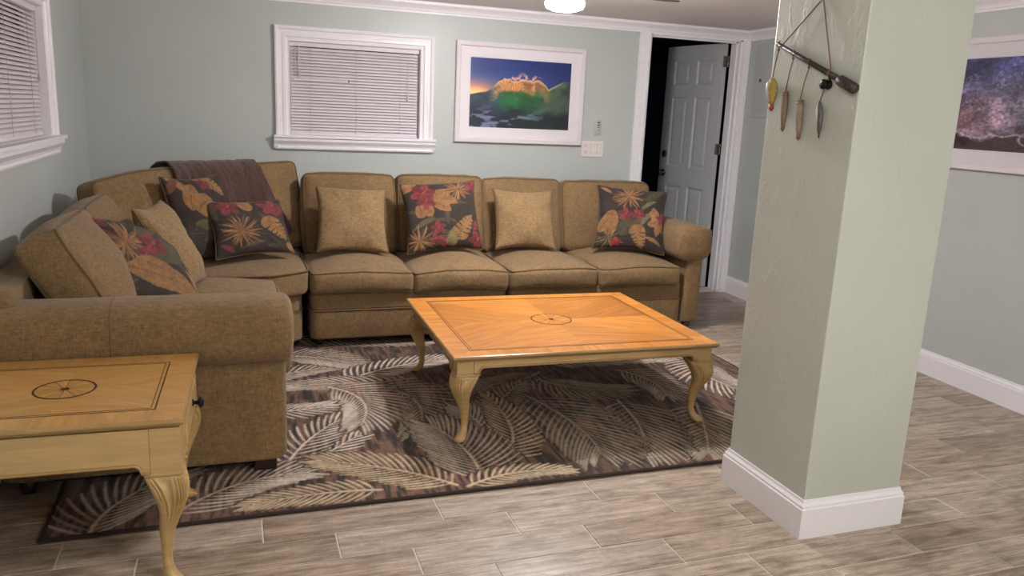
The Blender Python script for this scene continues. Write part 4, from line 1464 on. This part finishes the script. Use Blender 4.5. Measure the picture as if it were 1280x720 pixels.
RUGT = 0.0145
rect_table('coffee_table', 'large amber wood coffee table with round inlay and curved cream legs on the rug', 'table', (1.462, 3.512), math.radians(-1.2), 0.620, 0.524, 0.405,
           (0.085, 0.075), M['amber'], [0.74, 0.82, 1.00, 0.84, 0.92, 0.97, 0.90, 1.06], 0.322, RUGT, lambda q: RUGT, True, 0.100, borders=(1.06, 0.99))
tt, T, (cx, cy, post, z1) = rect_table('end_table', 'honey wood end table with one drawer at the left edge before the sofa arm', 'table', (-0.4935, 2.540), math.radians(-1.4), 0.3460, 0.306, 0.530,
           (0.075, 0.085), M['veneer2'], [1.0, 0.96, 0.98, 1.02, 1.0, 0.97, 1.0, 1.03], 0.372, 0.0, lambda q: (RUGT if q[1] > 0 else 0.0), True, 0.083, s=0.97, post=0.040, inset=0.007)
# drawer in the right side of the end table
mb = MB().box(cx + post - .001, cx + post + .010, -cy + post + 0.02, cy - post - 0.02, 0.405, z1 - 0.012); mb.xf(T)
dw = mb.build('drawer', M['cream'], tt, bevel=0.003)
KM = T @ Matrix.Translation((cx + post + 0.010, 0.02, 0.455)) @ Matrix.Rotation(math.pi / 2, 4, 'Y')
MB().lathe([(0.012, 0), (0.012, 0.003), (0.006, 0.006), (0.006, 0.014), (0.015, 0.020), (0.017, 0.027), (0.010, 0.033)], 16, KM).build('drawer_knob', M['black'], dw)


# ==================================================================== PICTURES, SWITCHES
def picture(name, label, P, a0, a1, b0, b1, painter, loc):
    t = thing(name, loc, label, 'picture')
    fr = [(0, 0.001), (0, 0.028), (0.004, 0.031), (0.028, 0.029), (0.034, 0.024), (0.034, 0.010)]
    MB().frame(a0, a1, b0, b1, fr, P).build('frame', M['frame'], t)
    MB().frame(a0 + 0.03, a1 - 0.03, b0 + 0.03, b1 - 0.03, [(0, 0.0135), (0.077, 0.0135), (0.078, 0.0118)], P).build('mat_board', M['mat'], t)
    i0, i1, j0, j1 = a0 + 0.106, a1 - 0.106, b0 + 0.094, b1 - 0.094
    MB().frame(a0 + 0.03, a1 - 0.03, b0 + 0.03, b1 - 0.03, [(0, 0.002), (0, 0.0135)], P).build('backing', M['mat'], t)
    i0, i1, j0, j1 = a0 + 0.105, a1 - 0.105, b0 + 0.105, b1 - 0.105
    nx, ny = 300, 190
    A, B = np.meshgrid(np.linspace(i0, i1, nx), np.linspace(j0, j1, ny))
    pts = np.array([P(a, b, 0.0122) for a, b in zip(A.ravel(), B.ravel())]).reshape(ny, nx, 3)
    me = grid_mesh('print', pts, M['print'], False)
    set_cols(me, painter(nx, ny).reshape(-1, 3))
    link('print', me, t)
    MB().frame(a0 + 0.032, a1 - 0.032, b0 + 0.032, b1 - 0.032, [(0, 0.0165), (0, 0.0185)], P, cap=True).build('glass_pane', M['glass'], t)
    return t

def sm(a, b, x): 
    q = np.clip((x - a) / (b - a), 0, 1); return q * q * (3 - 2 * q)

def paint_wave(nx, ny):
    u, v = np.meshgrid(np.linspace(0, 1, nx), np.linspace(0, 1, ny))
    n1 = fbm2(nx, ny, 7, 1, 6); n2 = fbm2(nx, ny, 44, 2, 3, .6); n3 = fbm2(nx, ny, 6, 5, 5, 3.2); n5 = fbm2(nx, ny, 12, 15, 4)
    C = lambda *c: np.array(c, float)
    mx = lambda a, b, t: a * (1 - t[..., None]) + b * t[..., None]
    img = mx(np.broadcast_to(C(64, 88, 158), (ny, nx, 3)), C(26, 50, 126), sm(.6, 1, v))
    img = mx(img, C(14, 34, 100), sm(.4, 1, u) * .6)
    glow = np.exp(-((u - .04) / .24) ** 2 - ((v - .50) / .17) ** 2)
    img = mx(img, C(250, 168, 122), np.clip(glow * 1.1, 0, 1)); img = mx(img, C(255, 224, 150), np.clip(np.exp(-((u - .05) / .12) ** 2 - ((v - .50) / .06) ** 2), 0, 1))
    h = np.interp(u[0], [0, .08, .16, .22, .28, .33, .42, .5, .56, .62, .68, .74, .78, .85, .92, 1], [.47, .50, .52, .58, .68, .73, .71, .715, .70, .71, .73, .66, .60, .66, .72, .73])
    h = h + (fbm2(nx, 2, 26, 9, 3)[0] - .5) * .05 * np.exp(-((u[0] - .5) / .25) ** 2)
    depth = h[None] - v
    below = sm(-.004, .010, depth)
    body = mx(np.broadcast_to(C(40, 60, 78), (ny, nx, 3)), C(36, 84, 58), sm(.2, .5, u))
    body = mx(body, C(64, 78, 66), sm(.58, .8, u)); body = mx(body, C(88, 108, 90), sm(.75, 1, u) * sm(.5, .75, v))
    body = body * (0.60 + .8 * n1)[..., None]
    g = np.exp(-((u - .42) / .20) ** 2 - ((v - .42) / .10) ** 2); body = mx(body, C(26, 134, 56), np.clip(g * 1.05, 0, 1) * (.6 + .4 * n5))
    g = np.exp(-((u - .72) / .12) ** 2 - ((v - .52) / .05) ** 2); body = mx(body, C(80, 140, 66), np.clip(g * .7, 0, 1))
    # thrown lip: lines of water fanning out from two centres
    fan = np.zeros_like(u)
    for cx, cy, lo, hi in ((.42, .36, .14, .58), (.68, .40, .56, .86)):
        ang = np.arctan2((v - cy) * .7, u - cx)
        ln = 0.5 + 0.5 * np.sin(ang * 46 + n1 * 16 + n5 * 8 + np.hypot(u - cx, v - cy) * 16)
        fan = np.maximum(fan, ln * sm(lo, lo + .06, u) * sm(hi, hi - .06, u))
    fo = sm(.27, .10, depth + (n5 - .5) * .12) * sm(.17, .27, u) * sm(.82, .68, u)
    body = mx(body, C(214, 142, 78), np.clip(fo * .95, 0, 1)); body = mx(body, C(255, 226, 160), np.clip(fan * 1.1 - .35 + .5 * (n2 - .5), 0, 1) * fo * .75)
    body = mx(body, C(112, 78, 60), np.clip((n5 - .52) * 5, 0, 1) * fo * sm(.0, .06, depth) * .65)
    crest = np.exp(-(depth / .03) ** 2) * sm(.15, .25, u); body = mx(body, C(255, 208, 164), np.clip(crest * .85, 0, 1) * sm(.98, .8, u))
    sh = sm(.0, .2, .34 - u) * sm(.05, .25, v); body = mx(body, C(58, 72, 108), np.clip(sh * n1 * 1.05, 0, 1))
    img = mx(img, body, below)
    spray = np.exp(-((v - h[None] - .03) / .05) ** 2) * sm(.50, .62, n2) * sm(.3, .42, u) * sm(.74, .62, u)
    img = mx(img, C(245, 186, 156), np.clip(spray * .9, 0, 1))
    low = sm(.36, .14, v + (n1 - .5) * .14)
    img = mx(img, C(20, 30, 40), low * .8); img = mx(img, C(26, 36, 72), low * sm(.5, .0, u) * .7)
    stre = np.clip((n3 - .60) * 7, 0, 1) * sm(.38, .16, v) * sm(.9, .5, u)
    img = mx(img, C(158, 164, 194), stre * .75)
    return np.clip(img, 0, 255)

def paint_foam(nx, ny):
    u, v = np.meshgrid(np.linspace(0, 1, nx), np.linspace(0, 1, ny))
    n1 = fbm2(nx, ny, 6, 21, 6); n2 = fbm2(nx, ny, 11, 22, 4, .8); n3 = fbm2(nx, ny, 5, 23, 4); n4 = fbm2(nx, ny, 50, 24, 3); n6 = fbm2(nx, ny, 22, 26, 3)
    C = lambda *c: np.array(c, float)
    mx = lambda a, b, t: a * (1 - t[..., None]) + b * t[..., None]
    img = mx(np.broadcast_to(C(136, 120, 146), (ny, nx, 3)), C(78, 76, 132), sm(.45, .95, v))
    img = mx(img, C(172, 130, 138), np.exp(-((v - .35) / .2) ** 2) * sm(.7, .1, u) * .8)
    img = mx(img, C(140, 150, 156), np.exp(-((v - .45) / .3) ** 2) * sm(.2, .8, u) * .7)
    img = img * (0.62 + .7 * n1)[..., None] * (0.85 + .3 * n6)[..., None]
    lines = np.clip(1 - np.abs(n2 - .5) * 14, 0, 1) * np.clip((n3 - .35) * 4, 0, 1)
    img = mx(img, C(216, 208, 220), lines * .38)
    lines = np.clip(1 - np.abs(n6 - .55) * 12, 0, 1) * np.clip((n1 - .5) * 4, 0, 1)
    img = mx(img, C(220, 214, 222), lines * .3)
    img = mx(img, C(66, 40, 44), sm(.16, .11, v + (n3 - .5) * .12)); img = mx(img, C(66, 48, 58), sm(.0, .04, .30 - v) * sm(.42, .55, u) * .8)
    edge = np.abs(v + (n3 - .5) * .12 - .155)
    img = mx(img, C(226, 216, 224), np.clip(1 - edge / .016, 0, 1) * .8)
    img = mx(img, C(226, 216, 224), np.clip(1 - np.abs(np.hypot((u - .62) / .09, (v - .14) / .07) - 1) * 5, 0, 1) * .7)
    img = img * (0.72 + .56 * n4)[..., None]
    return np.clip(img, 0, 255)

picture('framed_picture', 'framed photo of a green and golden breaking wave on the back wall', PB, 1.490, 2.474, 1.176, 1.872, paint_wave, (1.98, YB, 1.176))
def PR(a, b, d):
    y = 3.565 - a
    q = Vector((RW(y), y, b)) + nR * d
    return tuple(q)
picture('framed_picture', 'framed photo of purple sea foam on the right wall partly hidden by the pillar', PR, 0.0, 0.984, 1.200, 1.896, paint_foam, (RW(3.07), 3.07, 1.2))

# switch plate with outlet and two rockers
def wbx(name, mat, x0, x1, z0, z1, d0, d1, parent, bevel=0):
    return bx(name, mat, parent, x0, x1, YB - d1, YB - d0, z0, z1, bevel)
t = thing('switch_plate', (2.58, YB, 1.095), 'white wall plate with outlet and two rocker switches below the picture corner', 'switch')
pl = wbx('plate', M['plastic'], 2.490, 2.668, 1.093, 1.213, 0.0003, 0.006, t, 0.002)
for z in (1.128, 1.178):
    o = wbx('outlet_socket', M['plastic'], 2.505, 2.540, z - 0.017, z + 0.017, 0.006, 0.0085, t, 0.001)
    wbx('slot', M['slot'], 2.5135, 2.5165, z - 0.004, z + 0.008, 0.0085, 0.0089, o); wbx('slot', M['slot'], 2.5285, 2.5315, z - 0.004, z + 0.008, 0.0085, 0.0089, o)
    wbx('slot', M['slot'], 2.520, 2.525, z - 0.013, z - 0.008, 0.0085, 0.0089, o)
for x in (2.579, 2.633):
    wbx('rocker_surround', M['greyplastic'], x - 0.0185, x + 0.0185, 1.118, 1.188, 0.006, 0.0066, t)
    mb = MB(); y = YB
    prf = [(0.0066, 1.121), (0.0115, 1.121), (0.0080, 1.153), (0.0090, 1.185), (0.0066, 1.185)]
    mb.prism(prf, (x - 0.016, YB, 0), (0, -1, 0), (0, 0, 1), (1, 0, 0), 0.032)
    mb.build('rocker', M['plastic'], t)
# remote in its wall cradle
t = thing('fan_remote', (2.61, YB, 1.27), 'small grey remote control in a wall cradle above the switch plate', 'remote')
wbx('cradle', M['greyplastic'], 2.586, 2.638, 1.257, 1.345, 0.0003, 0.010, t, 0.003)
rm_ = wbx('handset', M['greyplastic'], 2.590, 2.634, 1.272, 1.368, 0.010, 0.020, t, 0.004)
wbx('button', M['slot'], 2.602, 2.623, 1.346, 1.353, 0.020, 0.0212, rm_); wbx('button', M['slot'], 2.602, 2.623, 1.328, 1.335, 0.020, 0.0212, rm_)
wbx('button', M['slot'], 2.602, 2.623, 1.313, 1.317, 0.020, 0.0212, rm_); wbx('button', M['nickel'], 2.604, 2.621, 1.292, 1.295, 0.020, 0.0212, rm_)


# ==================================================================== FISHING ROD WALL HANGING (on the pillar)
PXF = PX0
t = thing('lure_wall_hanging', (PXF, 2.23, 1.35), 'rustic fishing rod wall hanging with four dangling lures on the pillar', 'wall decoration')
def H(y, z, d=0.012): return (PXF - d, y, z)
r0, r1 = Vector(H(2.425, 1.668, .014)), Vector(H(2.098, 1.540, .014))
MB().tube([r0, r0.lerp(r1, .5), r1], [0.0065, 0.0085, 0.0100], 10).build('rod', M['rod'], t)
h1 = Vector(H(2.018, 1.508, .016))
hd = MB()
hd.tube([r1, r1.lerp(h1, .12), r1.lerp(h1, .3), r1.lerp(h1, .9), h1], [0.011, 0.0175, 0.0180, 0.0180, 0.015], 8)
hd.build('handle', M['rod'], t)
q = r0.lerp(r1, .90)
rc = MB()
rc.lathe([(0.008, -0.014), (0.016, -0.012), (0.016, -0.006), (0.010, -0.004), (0.010, 0.004), (0.016, 0.006), (0.016, 0.012), (0.008, 0.014)], 16, Matrix.Translation(q + Vector((-.004, .018, -0.028))) @ Matrix.Rotation(math.pi / 2, 4, 'Y'))
rc.tube([q, q + Vector((0, .016, -0.02))], 0.005, 8)
rc.build('reel', M['black'], t)
nail = Vector(H(2.224, 1.796, .006))
MB().tube([nail + Vector((0.006, 0, 0)), nail - Vector((0.008, 0, 0))], 0.0035, 8).build('nail', M['black'], t)
MB().tube([nail, r0.lerp(r1, .10) + Vector((0, 0, .008))], 0.0022, 6).build('hanging_cord', M['twine'], t)
MB().tube([nail, r0.lerp(r1, .885) + Vector((0, 0, .008))], 0.0022, 6).build('hanging_cord', M['twine'], t)
LURE = [
    (.045, 1.553, .105, 'fat', (172, 150, 74), (150, 84, 54), 'yellow fish lure with an orange tail'),
    (.300, 1.508, .125, 'pike', (138, 120, 100), (104, 92, 80), 'weathered wooden lure'),
    (.560, 1.480, .125, 'pike', (146, 128, 108), (128, 80, 58), 'weathered wooden lure with a rusty tip'),
    (.870, 1.470, .105, 'slim', (78, 78, 72), (60, 58, 54), 'dark grey minnow lure'),
]
for k, (s, z, L, kind, c1, c2, lab) in enumerate(LURE):
    a = r0.lerp(r1, s)
    e = Vector((a.x - 0.004, a.y + 0.014 + 0.004 * k, z))
    cb = MB()
    cb.tube([a + Vector((0, 0, 0.012)), a + Vector((-.012, 0, 0)), a + Vector((0, 0, -0.014)), a.lerp(e, .5) + Vector((0, .001, 0)), e], 0.0020, 6)
    cb.lathe([(0.003, -0.004), (0.0048, 0), (0.003, 0.004)], 8, Matrix.Translation(a + Vector((-0.002, 0, -0.016))))
    cb.build('lure_cord', M['twine'], t)
    m1 = plain('lure paint', c1, 0.4, bump=0.3, scale=90, var=0.25); m2 = plain('lure tail paint', c2, 0.5, var=0.2)
    prof = {'fat': [(0.002, 0), (.010, .05), (.018, .2), (.021, .38), (.019, .55), (.013, .75), (.009, .88)],
            'pike': [(.006, 0), (.010, .03), (.012, .12), (.0135, .3), (.014, .55), (.011, .8), (.008, .95)],
            'slim': [(.005, 0), (.008, .05), (.0115, .25), (.0125, .5), (.009, .78), (.003, 1)]}[kind]
    ang = [0.10, .05, .10, .14][k]
    Rm = Matrix.Translation(e) @ Matrix.Rotation(ang, 4, 'X') @ Matrix.Scale(0.55, 4, (1, 0, 0))
    Rm = Matrix.Translation(e) @ Matrix.Rotation(-ang, 4, 'X') @ Matrix.Diagonal((0.75, 1.2 if kind == 'fat' else 0.98, 1, 1))
    lu = meta(MB().lathe([(r, -f * L) for r, f in prof], 16, Rm).build('fishing_lure', m1, t), lab)
    MB().lathe([(prof[-1][0] * .95, -prof[-1][1] * L + .004), (prof[-1][0] * 1.15, -L * 1.02), (.003, -L * 1.10)], 12, Rm).build('lure_tail', m2, lu)
    if kind == 'fat':
        MB().lathe([(.014, -.012), (.022, -L * .2), (.023, -L * .5), (.014, -L * .8)], 12, Rm @ Matrix.Translation((-.002, .006, 0)) @ Matrix.Diagonal((.9, .62, 1, 1))).build('lure_side', M['greyplastic'], lu)
    if kind == 'pike':
        mb = MB()
        for f in (.06, .14):
            mb.tube([Rm @ Vector((.0128 * math.cos(q), .0128 * math.sin(q), -f * L)) for q in np.linspace(0, 2 * math.pi, 14)[:-1]], .0018, 5, closed=True)
        mb.build('lure_wrap', M['twine'], lu)
    if kind == 'slim':
        MB().lathe([(.003, -.1 * L), (.0075, -.25 * L), (.008, -.5 * L), (.003, -.8 * L)], 10, Rm @ Matrix.Translation((-.006, .003, 0))).build('lure_side', M['greyplastic'], lu)


# ==================================================================== CEILING FAN AND LIGHTS
FX, FY = 1.613, 3.930
FZ = CEIL - 0.02
t = thing('ceiling_fan', (FX, FY, CEIL), 'brown ceiling fan with a glowing dome light over the coffee table', 'ceiling fan')
MB().lathe([(0.070, CEIL - 0.0005), (0.085, FZ - 0.02), (0.085, FZ - 0.05), (0.06, FZ - 0.075), (0.055, FZ - 0.085)], 28, Matrix.Translation((FX, FY, 0))).build('motor_housing', M['fanmetal'], t)
MB().lathe([(0.05, FZ - 0.085), (0.056, FZ - 0.088), (0.056, FZ - 0.094), (0.04, FZ - 0.095)], 28, Matrix.Translation((FX, FY, 0))).build('light_collar', M['fanmetal'], t)
dz = FZ - 0.0955
MB().lathe([(0.055, dz), (0.085, dz - 0.012), (0.099, dz - 0.028), (0.101, dz - 0.044), (0.092, dz - 0.062), (0.062, dz - 0.074), (0.025, dz - 0.079)], 28, Matrix.Translation((FX, FY, 0))).build('light_dome', M['lampfan'], t)
for k in range(3):
    a = math.radians(4 + 120 * k)
    BM = Matrix.Translation((FX, FY, FZ - 0.064)) @ Matrix.Rotation(a, 4, 'Z') @ Matrix.Rotation(math.radians(6), 4, 'X')
    pts = []
    for q in np.linspace(0, 1, 12): pts.append((0.16 + 0.48 * q, -0.050 - 0.016 * q))
    for q in np.linspace(-1, 1, 13)[1:-1]:
        th = q * math.pi / 2
        pts.append((0.64 + 0.018 * math.cos(th), 0.066 * math.copysign(abs(math.sin(th)) ** .6, q)))
    for q in np.linspace(1, 0, 12): pts.append((0.16 + 0.48 * q, 0.050 + 0.016 * q))
    mb = MB().prism(pts, (0, 0, -0.003), (1, 0, 0), (0, 1, 0), (0, 0, 1), 0.006).xf(BM)
    b = mb.build('blade', M['fan'], t)
    MB().box(0.06, 0.22, -0.018, 0.018, -0.008, -0.003).xf(BM).build('blade_iron', M['fanmetal'], b)

def room_light(x, y, label, mat):
    t = thing('ceiling_light', (x, y, CEIL), label, 'ceiling light', 'dome lights behind the camera')
    MB().lathe([(0.075, CEIL - 0.0005), (0.08, CEIL - 0.012), (0.078, CEIL - 0.034), (0.05, CEIL - 0.035)], 28, Matrix.Translation((x, y, 0))).build('light_base', M['fanmetal'], t)
    MB().lathe([(0.06, CEIL - 0.0355), (0.115, CEIL - 0.048), (0.145, CEIL - 0.072), (0.145, CEIL - 0.092), (0.12, CEIL - 0.116), (0.07, CEIL - 0.134), (0.02, CEIL - 0.140)], 28, Matrix.Translation((x, y, 0))).build('light_dome', mat, t)
room_light(1.95, -0.75, 'round dome ceiling light behind the viewpoint to the right', M['lamproom'])
room_light(0.55, 1.10, 'round dome ceiling light right above the viewpoint', M['lampnear'])
